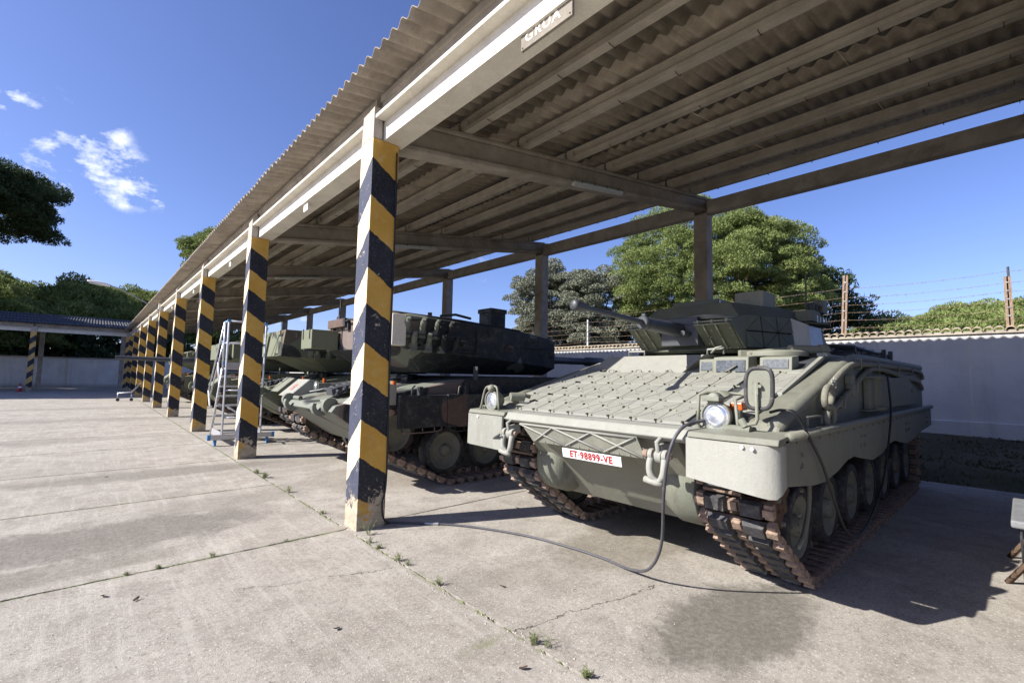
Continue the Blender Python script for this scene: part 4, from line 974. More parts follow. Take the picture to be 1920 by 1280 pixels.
for zi_, zn in enumerate(zones):
    ar = sum(zn[i][0]*zn[(i+1) % len(zn)][1]-zn[(i+1) % len(zn)][0]*zn[i][1] for i in range(len(zn)))
    if ar < 0: zn = zn[::-1]
    ncol, nrow = (8, 3); dy = 1.78/8; dx = 1.39/3
    for i in range(-3, 12):
        for j in range(0, 5):
            x0 = 3.27+dx*j; y0 = 1.71+dy*i; x1 = x0+dx; y1 = y0+dy
            for tri in ([(x0, y0), (x1, y0), (x0, y1)], [(x1, y0), (x1, y1), (x0, y1)]):
                P = clip_poly(tri, zn)
                if len(P) < 3: continue
                A = abs(sum(P[q][0]*P[(q+1) % len(P)][1]-P[(q+1) % len(P)][0]*P[q][1] for q in range(len(P))))/2
                if A < .004: continue
                P = shrink(P, .0085); dz = rr.uniform(-.0012, .0012)
                t = MB(); n = len(P); e = shrink(P, .004)
                vs = [(x, y, zt_(x)-.02) for x, y in P]+[(x, y, zt_(x)+dz-.003) for x, y in P]+[(x, y, zt_(x)+dz) for x, y in e]
                t.add(vs, [tuple(range(2*n, 3*n))]+[(q, (q+1) % n, (q+1) % n+n, q+n) for q in range(n)]+[(q+n, (q+1) % n+n, (q+1) % n+2*n, q+2*n) for q in range(n)])
                B(t, 'armour_tile', 'ifv_dust')
            for (bx, by) in ((x0, y0), (x0+dx*.5, y0), ):
                if clip_poly([(bx-.01, by-.01), (bx+.01, by-.01), (bx+.01, by+.01), (bx-.01, by+.01)], zn):
                    z = zt_(bx)+.004; bt.cyl((bx+.012, by-.02, z-.004), (bx+.012, by-.02, z+.007), .010, n=6, smooth=False); bt.box(bx-.016, bx+.026, by+.002, by+.008, z-.004, z+.012); bt.box(bx-.004, bx+.004, by-.05, by-.03, z-.004, z+.008)
# bright seam rods and small rivet pairs
        # (seams are the gaps themselves)
for i in range(9):
    for j in range(3):
        for q in (.3, .7):
            x = 3.27+1.39/3*(j+q); y = 1.71+1.78/8*(i+.45)
            if y < 3.45: z = zt_(x)+.002; bt.box(x-.004, x+.004, y-.014, y-.006, z, z+.006); bt.box(x-.004, x+.004, y+.006, y+.014, z, z+.006)
B(bt, 'tile_bolts', 'turret_edge')
# floating edge of the side tile field with its black gap
c = MB(); c.hexa([(4.08, 1.29, zt_(4.08)-.035), (5.32, 1.29, zt_(5.32)-.035), (5.32, 1.33, zt_(5.32)-.035), (4.08, 1.33, zt_(4.08)-.035)], [(4.08, 1.29, zt_(4.08)-.002), (5.32, 1.29, zt_(5.32)-.002), (5.32, 1.33, zt_(5.32)-.002), (4.08, 1.33, zt_(4.08)-.002)]); c.box(5.30, 5.44, 1.27, 1.36, 1.86, 1.90); B(c, 'tile_edge', 'ifv_dust', .004)
c = MB(); c.hexa([(3.5, 3.82, 1.33), (5.2, 3.82, 1.80), (5.2, 3.90, 1.80), (3.5, 3.90, 1.33)], [(3.5, 3.82, 1.345), (5.2, 3.82, 1.83), (5.2, 3.90, 1.83), (3.5, 3.90, 1.345)])
c.prism([(3.35, 3.70), (3.35, 4.0), (3.62, 3.98), (3.55, 3.72)], 'z', 1.27, 1.30); c.tube([(3.6, 3.8, 1.32), (3.68, 3.84, 1.40), (3.75, 3.8, 1.36)], .025, 8); B(c, 'far_side_edge', 'ifv_dust', .004)
# engine hatch with bevelled front
c = MB(); h0, h1 = 2.36, 3.70
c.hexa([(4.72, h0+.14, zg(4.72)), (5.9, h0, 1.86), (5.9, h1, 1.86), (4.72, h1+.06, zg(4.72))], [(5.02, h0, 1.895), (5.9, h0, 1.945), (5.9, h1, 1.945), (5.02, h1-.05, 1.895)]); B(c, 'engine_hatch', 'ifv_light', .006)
c = MB()
for y in (2.62, 3.0, 3.38): c.tube(spline([(4.72, y-.035, zg(4.7)+.02), (4.715, y-.03, zg(4.7)+.06), (4.715, y+.03, zg(4.7)+.06), (4.72, y+.035, zg(4.7)+.02)], 3), .009, 6)
c.tube([(5.06, 3.35, 1.90), (5.06, 3.35, 1.955), (5.06, 3.13, 1.955), (5.06, 3.13, 1.90)], .012, 6); c.tube([(5.1, 2.36, 1.90), (5.1, 2.36, 1.955), (5.1, 2.18, 1.965), (5.1, 2.18, 1.90)], .012, 6); c.tube([(5.06, 2.3, 1.91), (5.04, 2.24, 1.965), (5.06, 2.18, 1.98)], .012, 6)
B(c, 'lifting_loops', 'ifv_light')
# driver's periscopes and hatch
c = MB(); x = 4.70
c.prism([(x, 1.66), (x+.02, 1.845), (x+.22, 1.865), (x+.26, 1.70)], 'y', 1.78, 2.12); c.prism([(x+.03, 1.68), (x+.04, 1.825), (x+.18, 1.84), (x+.2, 1.7)], 'y', 2.125, 2.28); c.prism([(x+.06, 1.70), (x+.08, 1.84), (x+.26, 1.86), (x+.28, 1.72)], 'y', 1.42, 1.70); B(c, 'periscope_housing', 'plumb', .006)
for (xa, xb, y0, y1, z0, z1) in ((x-.006, x+.006, 1.81, 2.09, 1.70, 1.815), (x+.024, x+.034, 2.145, 2.26, 1.715, 1.80), (x+.056, x+.068, 1.45, 1.67, 1.735, 1.82)):
    c = MB(); c.hexa([(xa, y0, z0), (xa+.006, y0, z0), (xa+.006, y1, z0), (xa, y1, z0)], [(xa+.014, y0, z1), (xb+.014, y0, z1), (xb+.014, y1, z1), (xa+.014, y1, z1)]); B(c, 'periscope_glass', 'pglass')
c = MB(); c.tube([(x-.015, 2.0, 1.69), (x-.02, 1.95, 1.72), (x-.016, 1.88, 1.765)], .008, 6); c.cyl((x-.03, 2.0, 1.675), (x-.03, 2.0, 1.70), .03, n=12); B(c, 'wiper', 'ifv')
c = MB(); c.lathe([(.30, 0), (.30, .045), (.27, .06), (.001, .065)], (5.25, 1.72, 1.865), (.0, 0, 1), 32); c.tube([(4.98, 1.86, 1.90), (5.30, 1.62, 1.95), (5.45, 1.42, 1.95)], .022, 8); c.hexa([(4.98, 1.96, 1.86), (5.42, 1.42, 1.86), (5.46, 1.47, 1.86), (5.02, 2.0, 1.86)], [(4.98, 1.96, 1.93), (5.42, 1.42, 1.93), (5.46, 1.47, 1.93), (5.02, 2.0, 1.93)]); B(c, 'driver_hatch', 'plumb', .005)
c = MB(); c.cyl((5.18, 1.56, 1.935), (5.42, 1.36, 1.935), .045, n=16); c.cyl((5.42, 1.36, 1.935), (5.47, 1.32, 1.935), .058, n=16); c.cyl((5.47, 1.32, 1.935), (5.475, 1.315, 1.935), .03, n=12); B(c, 'hatch_hinge', 'plumb')
# front lattice panel with X bars, number plate, shackles
c = MB(); xa = 3.11
def fp(y, z): return (3.115+(1.18-z)*.55*.0+(1.18-z)*.25, y, z)
def slabq(c, pts, t, mat=0):
    vs = [Vector(fp(*p)) for p in pts]; nrm = Vector((-1, 0, -.25)).normalized(); c.hexa([v for v in vs], [v+nrm*t for v in vs], mat)
slabq(c, [(1.99, 1.175), (3.27, 1.175), (3.13, 1.012), (1.93, 1.012)], .02); B(c, 'lattice_panel', 'ifv', .003)
cells = [(3.27, 2.85, 3.10, 2.72), (2.85, 2.42, 2.72, 2.31), (2.42, 2.01, 2.31, 1.95)]
c = MB(); nv = Vector((-.028, 0, -.007))
for (ta, tb, ba, bb) in cells:
    for (p, q) in (((ta, 1.168), (bb, 1.022)), ((tb, 1.168), (ba, 1.022))): c.tube([Vector(fp(*p))+nv, Vector(fp(*q))+nv], .0085, 6)
c.tube([Vector(fp(3.26, 1.17))+nv, Vector(fp(2.0, 1.17))+nv], .008, 6)
bolts(c, [Vector(fp(1.97+i*.1, 1.028))+nv*.8 for i in range(12)], (-1, 0, 0), .005, .008); B(c, 'lattice_bars', 'ifv_light')
c = MB(); vs = [Vector((3.135, 2.76, .995)), Vector((3.135, 2.15, .995)), Vector((3.150, 2.15, .920)), Vector((3.150, 2.76, .920))]; nv = Vector((-.008, 0, -.003)); c.hexa(vs, [v+nv for v in vs]); npl = B(c, 'number_plate', 'white')
tm = text_mesh('ET·98899-VE', .080, .0006, (.91, 1.0), .0034, 1.16); tm.materials.append(M['red'])
t = inst('plate_lettering', tm, npl); ex_ = Vector((0, -1, 0)); ez_ = (vs[0]-vs[3]).normalized(); nn_ = ex_.cross(ez_)
t.matrix_local = Matrix(((ex_.x, ez_.x, nn_.x, 0), (ex_.y, ez_.y, nn_.y, 0), (ex_.z, ez_.z, nn_.z, 0), (0, 0, 0, 1))); t.location = Vector((3.1425, 2.455, .957))+nv*1.15-Vector(IO)
for y in (1.79, 3.40):
    c = MB(); # bracket eye
    c.box(3.08, 3.2, y-.026, y+.026, 1.05, 1.14, rot=Matrix.Rotation(-.15, 3, 'Y')); c.lathe([(.052, -.024), (.056, 0), (.052, .024)], (3.10, y, 1.055), (0, 1, 0), 18); c.tube([(3.08, y, 1.03), (3.05, y, 1.16), (3.12, y, 1.19)], .018, 8); B(c, 'towing_eye', 'ifv_light', .004)
    c = MB()
    for s in (-1, 1): c.tube(spline([(3.075, y+s*.05, 1.07), (3.05, y+s*.058, 1.00), (3.045, y+s*.05, .93), (3.055, y+s*.015, .885), (3.06, y, .88)], 4), [.026]*10+[.022]*7, 10); c.lathe([(.040, -.016), (.044, 0), (.040, .016)], (3.075, y+s*.055, 1.065), (0, 1, 0), 16)
    B(c, 'shackle', 'ifv_light')
    c = MB(); c.cyl((3.075, y-.10, 1.065), (3.075, y+.09, 1.065), .02, n=12); c.cyl((3.075, y+.085, 1.065), (3.075, y+.12, 1.065), .03, n=8); B(c, 'shackle_pin', 'rust')
    c = MB(); c.tube([(3.05, y+.10, .885), (3.05, y, .872), (3.055, y-.04, .865)], [.024, .026, .02], 10); B(c, 'shackle_bar', 'ifv_light')
    c = MB(); rr2 = random.Random(int(y*10)); pts = [(3.06+rr2.uniform(-.02, .02), y+.11-.01*k+rr2.uniform(-.02, .02), 1.10-.03*k) for k in range(8)]; c.tube(spline(pts, 3), .0025, 4); B(c, 'safety_wire', 'rust')
c = MB(); c.tube([(3.06, 3.62, .985), (3.0, 3.46, 1.045)], .012, 6); B(c, 'pin_handle', 'gun')
# headlamps with guards
def headlamp(y, x, s, big):
    c = MB(); c.lathe([(.055, .13), (.088, .09), (.104, .03), (.108, 0), (.104, -.014), (.092, -.014), (.09, .0)], (x, y, 1.355), (1, 0, 0), 32); c.cyl((x+.06, y, 1.26), (x+.06, y, 1.30), .03, n=12); hl = B(c, 'headlamp', 'plumb')
    c = MB(); c.lathe([(.001, -.022), (.05, -.018), (.08, -.008), (.092, 0), (.092, .01), (.001, .012)], (x, y, 1.355), (1, 0, 0), 32); B(c, 'headlamp_lens', 'lamp', parent=hl)
    c = MB(); c.tube([(x+.02, y+.14*s, 1.27), (x+.02, y+.13*s, 1.50), (x+.10, y+.11*s, 1.515), (x+.24, y, 1.515), (x+.24, y-.13*s, 1.51), (x+.04, y-.12*s, 1.475), (x+.0, y-.16*s, 1.22)], .0125, 8) if big else c.tube(spline([(x-.02, y+.16*s, 1.26), (x-.01, y+.11*s, 1.46), (x, y+.05*s, 1.505), (x, y-.05*s, 1.505), (x-.01, y-.10*s, 1.46), (x-.02, y-.14*s, 1.26)], 4), .011, 8)
    for q in ((x+.02, y+.14*s, 1.265), (x, y-.16*s, 1.235)): c.cyl(q, (q[0], q[1], q[2]+.02), .022, n=8)
    B(c, 'lamp_guard', 'plumb')
headlamp(1.475, 3.30, 1, True); headlamp(3.80, 3.18, 1, False)
c = MB(); c.lathe([(.001, -.01), (.045, 0), (.05, .06), (.03, .09), (.001, .1)], (3.29, 1.49, 1.475), (1, 0, 0), 18); c.box(3.25, 3.34, 1.43, 1.55, 1.463, 1.492); c.lathe([(.001, 0), (.06, 0), (.07, .02), (.001, .05)], (3.42, 1.49, 1.49), (-.4, 0, 1), 20); B(c, 'convoy_lamp', 'plumb', .004)
c = MB(); c.box(3.42, 3.52, 1.34, 1.43, 1.40, 1.455); B(c, 'indicator_lens', 'orange', .008)
c = MB(); c.cyl((3.42, 1.38, 1.28), (3.42, 1.38, 1.40), .04, n=16); c.cyl((3.30, 1.42, 1.275), (3.30, 1.24, 1.275), .032, n=14); c.box(3.26, 3.4, 1.25, 1.42, 1.235, 1.262); c.cyl((3.5, 1.45, 1.30), (3.5, 1.35, 1.34), .05, n=14); B(c, 'horn', 'ifv', .004)
c = MB(); c.box(3.36, 3.48, 1.52, 1.60, 1.27, 1.42); c.tube([(3.42, 1.55, 1.35), (3.5, 1.5, 1.42), (3.6, 1.42, 1.38)], .014, 6); B(c, 'lamp_bracket', 'gun', .004)
c = MB(); c.tube(spline([(3.35, 3.66, 1.34), (3.4, 3.6, 1.42), (3.5, 3.55, 1.40)], 4), .022, 8); c.cyl((3.28, 3.62, 1.40), (3.42, 3.56, 1.40), .045, n=12); c.cyl((3.2, 3.86, 1.27), (3.2, 3.86, 1.33), .03, n=10); c.lathe([(.001, -.04), (.035, -.03), (.04, 0), (.03, .03), (.001, .04)], (3.17, 3.80, 1.485), (0, 1, 0), 14); B(c, 'side_lamp', 'plumb')
# wing mirror seen from behind
c = MB(); pts = []
for i in range(28):
    a = 2*math.pi*i/28; ca, sa = math.cos(a), math.sin(a); e = .55; pts.append((1.185+math.copysign(abs(ca)**e, ca)*.083-.006*sa, 1.56+math.copysign(abs(sa)**e, sa)*.135))
c.prism([(p[0], p[1]) for p in pts], 'x', 3.30, 3.33); mi = B(c, 'mirror_back', 'plumb', .006)
c = MB(); c.tube([(3.305, p[0], p[1]) for p in pts], .015, 8, closed=True); B(c, 'mirror_rim', 'rubber', parent=mi)
c = MB(); c.tube([(3.28, 1.195, 1.60), (3.28, 1.19, 1.36), (3.28, 1.20, 1.33), (3.29, 1.26, 1.315)], .0125, 8); c.box(3.27, 3.30, 1.18, 1.21, 1.52, 1.60); c.cyl((3.29, 1.17, 1.575), (3.27, 1.17, 1.575), .012, n=8); c.cyl((3.29, 1.27, 1.30), (3.29, 1.30, 1.35), .026, n=10); bolts(c, [(3.298, 1.222, 1.60), (3.298, 1.222, 1.565), (3.298, 1.222, 1.53)], (-1, 0, 0), .006, .006); B(c, 'mirror_arm', 'plumb')
# tow ropes on the near side
def rope(pts, name='tow_rope'):
    c = MB(); c.tube(spline(pts, 6), .027, 8); return B(c, name, 'rope')
y0 = 1.055
rope([(4.40, y0, 1.56), (4.60, y0, 1.63), (4.9, y0, 1.72), (5.25, y0, 1.785), (5.8, y0, 1.80), (7.0, y0, 1.815), (8.5, y0, 1.82), (9.3, y0, 1.80), (9.55, y0, 1.76), (9.6, y0, 1.70)])
rope([(4.46, y0, 1.385), (4.62, y0, 1.42), (5.05, y0, 1.53), (5.5, y0, 1.66), (5.95, y0, 1.75), (6.6, y0, 1.765), (7.2, y0, 1.74), (7.8, y0, 1.70), (9.0, y0, 1.66), (9.4, y0, 1.60), (9.5, y0, 1.54)])
for (x, z, d) in ((4.24, 1.50, (.16, .055)), (4.28, 1.345, (.17, .04))):
    c = MB(); dx_, dz_ = d; pts = []
    for i in range(18):
        a = 2*math.pi*i/18; pts.append((x+math.cos(a)*.10, y0-.035, z+math.sin(a)*.075+.2*math.cos(a)*.10))
    c.tube(pts, .024, 10, closed=True); c.cyl((x+.07, y0, z+.02), (x+dx_+.04, y0, z+dz_+.01), .036, .032, n=10); B(c, 'rope_eye', 'rope')
c = MB(); rr2 = random.Random(5)
for i in range(26):
    a = rr2.uniform(0, 6.28); p = Vector((4.36+rr2.uniform(-.05, .05), y0-.03, 1.585+rr2.uniform(-.03, .03))); c.tube([p, p+Vector((math.cos(a)*.05, -.01, math.sin(a)*.04)), p+Vector((math.cos(a+1)*.05, -.015, math.sin(a+1)*.05))], .005, 4)
B(c, 'rope_lashing', 'ifv_light')
for (x, z) in ((5.4, 1.79), (6.2, 1.79), (7.4, 1.79), (5.75, 1.71), (5.2, 1.57), (4.75, 1.44), (8.4, 1.79)):
    c = MB(); c.tube([(x-.01, 1.075, z-.05), (x-.01, 1.02, z-.04), (x+.01, 1.02, z+.04), (x+.01, 1.075, z+.05)], .008, 6); B(c, 'rope_clip', 'ifv')
# side stowage box and fittings
c = MB(); c.prism([(5.75, 1.35), (5.75, 1.665), (8.05, 1.70), (8.35, 1.64), (8.70, 1.48), (8.72, 1.33)], 'y', 1.03, 1.085); B(c, 'stowage_box', 'ifv', .01)
c = MB(); c.cyl((6.0, 1.04, 1.37), (6.0, 1.04, 1.655), .07, n=18); c.cyl((6.0, 1.04, 1.655), (6.0, 1.04, 1.685), .1, n=18); c.cyl((6.0, 1.04, 1.345), (6.0, 1.04, 1.37), .1, n=18); c.box(5.6, 6.5, 1.0, 1.10, 1.665, 1.68); c.box(5.6, 6.5, 1.0, 1.09, 1.34, 1.352); B(c, 'canister', 'ifv', .004)
c = MB(); c.box(8.30, 8.45, 1.005, 1.03, 1.5, 1.56); c.box(5.05, 5.18, 1.03, 1.085, 1.60, 1.68); c.box(5.07, 5.14, 1.02, 1.085, 1.50, 1.60); c.box(4.5, 4.75, 1.07, 1.088, 1.29, 1.36)
for z in (1.5, 1.7, 1.35): c.box(9.84, 9.98, 1.12, 1.18, z, z+.03)
B(c, 'side_fittings', 'ifv', .004)
# rear deck clutter
c = MB()
for i in range(9): c.box(7.2+i*.27, 7.4+i*.27, 1.45, 1.9, 1.95, 2.0+.03*(i % 3))
c.tube([(7.2, 1.42, 2.07), (9.6, 1.42, 2.05)], .02, 6); c.tube([(7.2, 1.9, 2.12), (9.6, 1.9, 2.1)], .02, 6)
for x in (7.2, 7.7, 8.3, 9.0, 9.6): c.tube([(x, 1.42, 1.95), (x, 1.42, 2.08), (x, 1.9, 2.12), (x, 1.9, 1.95)], .018, 6)
for x in (8.7, 9.2): c.box(x, x+.07, 1.35, 1.4, 1.95, 2.12)
c.lathe([(.32, 0), (.32, .09), (.001, .1)], (8.4, 1.75, 1.95), (0, 0, 1), 20); B(c, 'deck_rack', 'gun', .004)
# ------------- turret
zt0 = 1.965
c = MB()
RR = [(5.18, 2.02), (5.95, 1.77), (6.45, 1.60), (6.9, 1.62), (7.5, 1.95), (7.5, 3.35), (6.9, 3.72), (6.2, 3.66), (5.18, 3.24)]
TT = [(5.20, 2.06), (5.95, 1.83), (6.45, 1.68), (6.9, 1.72), (7.45, 2.0), (7.45, 3.3), (6.9, 3.62), (6.2, 3.58), (5.20, 3.22)]
n = len(RR); c.add([(x, y, zt0) for x, y in RR]+[(x, y, 2.34) for x, y in TT]+[(5.65+(x-5.65)*.8, 2.65+(y-2.65)*.78, 2.50) for x, y in TT], [tuple(range(n-1, -1, -1)), tuple(range(2*n, 3*n))]+[(i, (i+1) % n, (i+1) % n+n, i+n) for i in range(n)]+[(i+n, (i+1) % n+n, (i+1) % n+2*n, i+2*n) for i in range(n)])
tb = B(c, 'turret', 'turret', .008)
c = MB(); c.lathe([(.98, 0), (.98, .05), (.001, .05)], (6.15, 2.65, 1.925), (0, 0, 1), 48); c.lathe([(1.06, 0), (1.06, .02), (.001, .02)], (6.15, 2.65, 1.945), (0, 0, 1), 48); B(c, 'turret_ring', 'turret', parent=tb)
def cheek(y0, y1, nb):
    c = MB(); c.hexa([(5.20, y0, zt0), (5.22, y0, zt0), (5.22, y1, zt0), (5.20, y1, zt0)], [(4.87, y0, 2.222), (5.22, y0, 2.28), (5.22, y1, 2.28), (4.87, y1, 2.222)]); B(c, 'cheek_armour', 'turret', .004, tb)
    c = MB(); P = lambda t, y, o=.012: (5.20+(4.87-5.20)*t-o, y, zt0+(2.222-zt0)*t-o*.6)
    for t in np.linspace(.12, .88, 2):
        pass
    w = y1-y0
    for q in (.38, .72): c.tube([P(.03, y0+w*q, .016), P(.45, y0+w*q, .016)], .009, 6); c.tube([P(.52, y0+w*q, .016), P(.97, y0+w*q, .016)], .009, 6)
    c.tube([P(.98, y0+.01, .012), P(.98, y1-.01, .012)], .007, 6); c.tube([(4.90, y0-.01, 2.245), (4.90, y1+.01, 2.245)], .012, 6)
    for q in (.1, .5, .9): c.box(4.885, 4.93, y0+w*q-.012, y0+w*q+.012, 2.225, 2.262)
    bolts(c, [P(.06, y0+w*q) for q in (.08, .3, .6, .92)]+[P(t, y0+w*(.92-.5*t)) for t in (.25, .5, .75)]+[P(t, y0+.015) for t in (.3, .55, .8)], (-1, 0, -.6), .009, .01); B(c, 'cheek_rails', 'turret_edge', parent=tb)
cheek(2.02, 2.41, 3); cheek(2.88, 3.25, 2)
# wedge panel beside the near cheek and the tiled side
c = MB(); c.add([(4.87, 2.012, 2.222), (5.20, 2.012, zt0), (5.20, 1.985, zt0), (5.20, 1.985, 2.33), (4.93, 2.012, 2.27)], [(0, 1, 2), (0, 2, 3, 4), (1, 2, 3)]); c.box(5.19, 5.205, 1.98, 1.992, zt0, 2.32); B(c, 'wedge_panel', 'turret', 0, tb)
def sidept(t, z, o=0): # along the flared side
    a, b_ = Vector((5.215, 1.995)), Vector((5.95, 1.755)); p = a.lerp(b_, t); nrm = Vector((-.31, -.95)); p = p+nrm*o; lean = (z-zt0)*.1; return (p.x, p.y+lean, z)
for i in range(3):
    for j in range(2):
        t0, t1 = i/3+.008, (i+1)/3-.008; z0, z1 = zt0+.01+j*.185, zt0+.01+(j+1)*.185-.008
        for tri in (((t0, z0), (t1, z0), (t0, z1)), ((t1, z0), (t1, z1), (t0, z1))) if (i+j) % 2 == 0 else (((t0, z0), (t1, z0), (t1, z1)), ((t0, z0), (t1, z1), (t0, z1))):
            cx = sum(p[0] for p in tri)/3; cz = sum(p[1] for p in tri)/3; tr = [(p[0]+(cx-p[0])*.06, p[1]+(cz-p[1])*.06) for p in tri]
            c = MB(); c.add([sidept(a, b_, .01) for a, b_ in tr]+[sidept(a, b_, .03) for a, b_ in tr], [(0, 1, 2), (3, 5, 4), (0, 1, 4, 3), (1, 2, 5, 4), (2, 0, 3, 5)]); B(c, 'side_tile', 'turret', 0, tb)
c = MB(); c.add([(5.965, 1.755, zt0), (6.24, 1.665, zt0), (6.26, 1.70, 2.29), (5.975, 1.79, 2.34), (5.965, 1.735, zt0), (6.24, 1.645, zt0), (6.26, 1.68, 2.29), (5.975, 1.77, 2.34)], [(4, 5, 6, 7), (0, 1, 5, 4), (1, 2, 6, 5), (2, 3, 7, 6), (3, 0, 4, 7)]); B(c, 'pale_side_panel', 'white', 0, tb, 'pale grey side panel at the rear of the turret').data.materials[0] = M['concrete_pale']
c = MB(); c.add([(6.25, 1.645, zt0), (6.46, 1.575, zt0), (6.47, 1.61, 2.26), (6.26, 1.68, 2.28), (6.25, 1.665, zt0), (6.46, 1.595, zt0), (6.47, 1.63, 2.26), (6.26, 1.70, 2.28)], [(0, 1, 2, 3), (4, 5, 1, 0), (5, 6, 2, 1), (6, 7, 3, 2), (7, 4, 0, 3)]); B(c, 'rear_side_panel', 'steel', 0, tb)
# gun
gz = 2.195; gy = 2.645
c = MB(); c.cyl((4.28, gy, gz), (5.3, gy, gz-.02), .066, .088, n=20); B(c, 'gun_sleeve', 'gun', parent=tb)
c = MB(); c.lathe([(.06, 0), (.072, .01), (.072, .05), (.055, .06), (.074, .075), (.074, .1), (.06, .12)], (4.22, gy, gz+.003), (1, 0, 0), 24); c.box(4.25, 4.29, gy-.02, gy+.02, gz+.07, gz+.10); B(c, 'sleeve_collar', 'gun', parent=tb)
c = MB(); c.lathe([(.001, 0), (.036, 0), (.05, .015), (.052, .045), (.043, .12), (.027, .2), (.025, .24), (.031, 1.18)], (3.12, gy, gz+.058), (1, 0, -.048), 20); B(c, 'barrel', 'gun', parent=tb)
c = MB(); c.box(5.0, 5.25, 2.42, 2.87, 2.0, 2.24); c.cyl((4.85, gy-.12, 2.13), (5.2, gy-.12, 2.13), .03, n=10); c.box(5.05, 5.35, 2.45, 2.85, 2.22, 2.33); B(c, 'mantlet', 'gun', .01, tb)
# roof: front rail bundle, sights, boxes
c = MB()
for k in range(7): c.tube(spline([(5.15+.02*k, 2.05+.01*k, 2.30+.004*k), (5.14, 2.4, 2.315+.006*k), (5.17, 2.9, 2.31), (5.22, 3.25, 2.30)], 3), .012, 5)
B(c, 'roof_hoses', 'turret_edge', parent=tb)
c = MB(); c.box(5.55, 5.72, 2.42, 3.02, 2.44, 2.60); B(c, 'front_sight_box', 'turret', .008, tb); c = MB(); c.box(5.56, 5.9, 2.41, 2.417, 2.46, 2.59); B(c, 'sight_cover', 'steel', parent=tb)
c = MB(); c.box(6.0, 6.42, 2.08, 2.42, 2.50, 2.72); B(c, 'commander_sight', 'turret_edge', .01, tb)
c = MB(); c.lathe([(.3, 0), (.3, .06), (.24, .10), (.001, .11)], (6.6, 2.35, 2.48), (0, 0, 1), 24); c.lathe([(.28, 0), (.28, .05), (.001, .08)], (6.5, 3.1, 2.48), (0, 0, 1), 24); c.box(6.0, 6.2, 2.8, 3.0, 2.48, 2.6); B(c, 'roof_hatches', 'turret', parent=tb)
# smoke dischargers on a bracket at the near rear corner
c = MB(); c.prism([(6.2, 1.70), (6.5, 1.52), (6.95, 1.62), (6.6, 1.86)], 'z', 2.30, 2.325); c.box(6.2, 6.5, 1.62, 1.8, 2.33, 2.46); B(c, 'discharger_bracket', 'turret', .004, tb)
for i in range(4):
    x = 6.36+i*.12; c = MB(); c.cyl((x+.02, 1.68, 2.34), (x-.06, 1.66, 2.52), .038, n=14); c.cyl((x-.06, 1.66, 2.52), (x-.07, 1.655, 2.545), .043, n=14); B(c, 'smoke_discharger', 'gun', parent=tb)
    c = MB(); c.box(x, x+.05, 1.615, 1.628, 2.33, 2.41); B(c, 'pale_bracket', 'steel', parent=tb)
c = MB(); c.cyl((7.2, 1.95, 2.4), (7.2, 1.95, 3.1), .012, n=6); c.box(6.55, 6.75, 1.6, 1.7, 2.46, 2.62); B(c, 'aerial_mount', 'turret', parent=tb)
# black power lead over the near side, part of the charging hook up
pc = MB(); pc.tube(spline([(2.50, 4.70, .012), (2.72, 4.50, .012), (3.06, 4.12, .012), (3.36, 3.5, .012), (3.47, 3.0, .012), (3.50, 2.6, .012), (3.46, 2.30, .02), (3.36, 2.05, .12), (3.22, 1.86, .38), (3.05, 1.74, .78), (2.99, 1.68, 1.02), (3.01, 1.64, 1.19), (3.10, 1.60, 1.29), (3.28, 1.56, 1.32), (3.42, 1.53, 1.35)], 8), .0115, 8)
o = pc.build('power_cable', 'grey_cable'); tag(o, 'dark power cable looping from the nearest column over the floor up to the pale vehicle', 'cable')
c = MB(); c.cyl((2.80, 4.425, .013), (2.90, 4.315, .013), .017, n=10); b_ = c.build('cable_joint', 'steel', o)
pc = MB(); pc.tube(spline([(3.42, 1.16, 1.40), (3.40, 1.08, 1.42), (3.42, 1.0, 1.39), (3.60, .965, 1.20), (3.78, .958, 1.05), (4.02, .958, .80), (4.32, .97, .53), (4.65, .985, .37), (5.0, .99, .33), (5.35, .985, .40), (5.75, .965, .62), (6.05, .955, .95), (6.30, .955, 1.30), (6.42, .98, 1.55), (6.46, 1.0, 1.70), (6.55, 1.06, 1.73)], 7), .0095, 8)
o = pc.build('black_cable', 'black'); tag(o, 'thin black cable draped over the near side of the pale vehicle, before its wheels', 'cable')
pc = MB(); pc.tube(spline([(2.41, 4.645, 4.1), (2.425, 4.65, 3.0), (2.42, 4.65, 2.0), (2.44, 4.65, .55), (2.40, 4.645, .25), (2.43, 4.66, .08), (2.50, 4.68, .012)], 6), .009, 6)
o = pc.build('column_cable', 'black'); tag(o, 'thin black cable running down the right edge of the nearest striped column', 'cable')
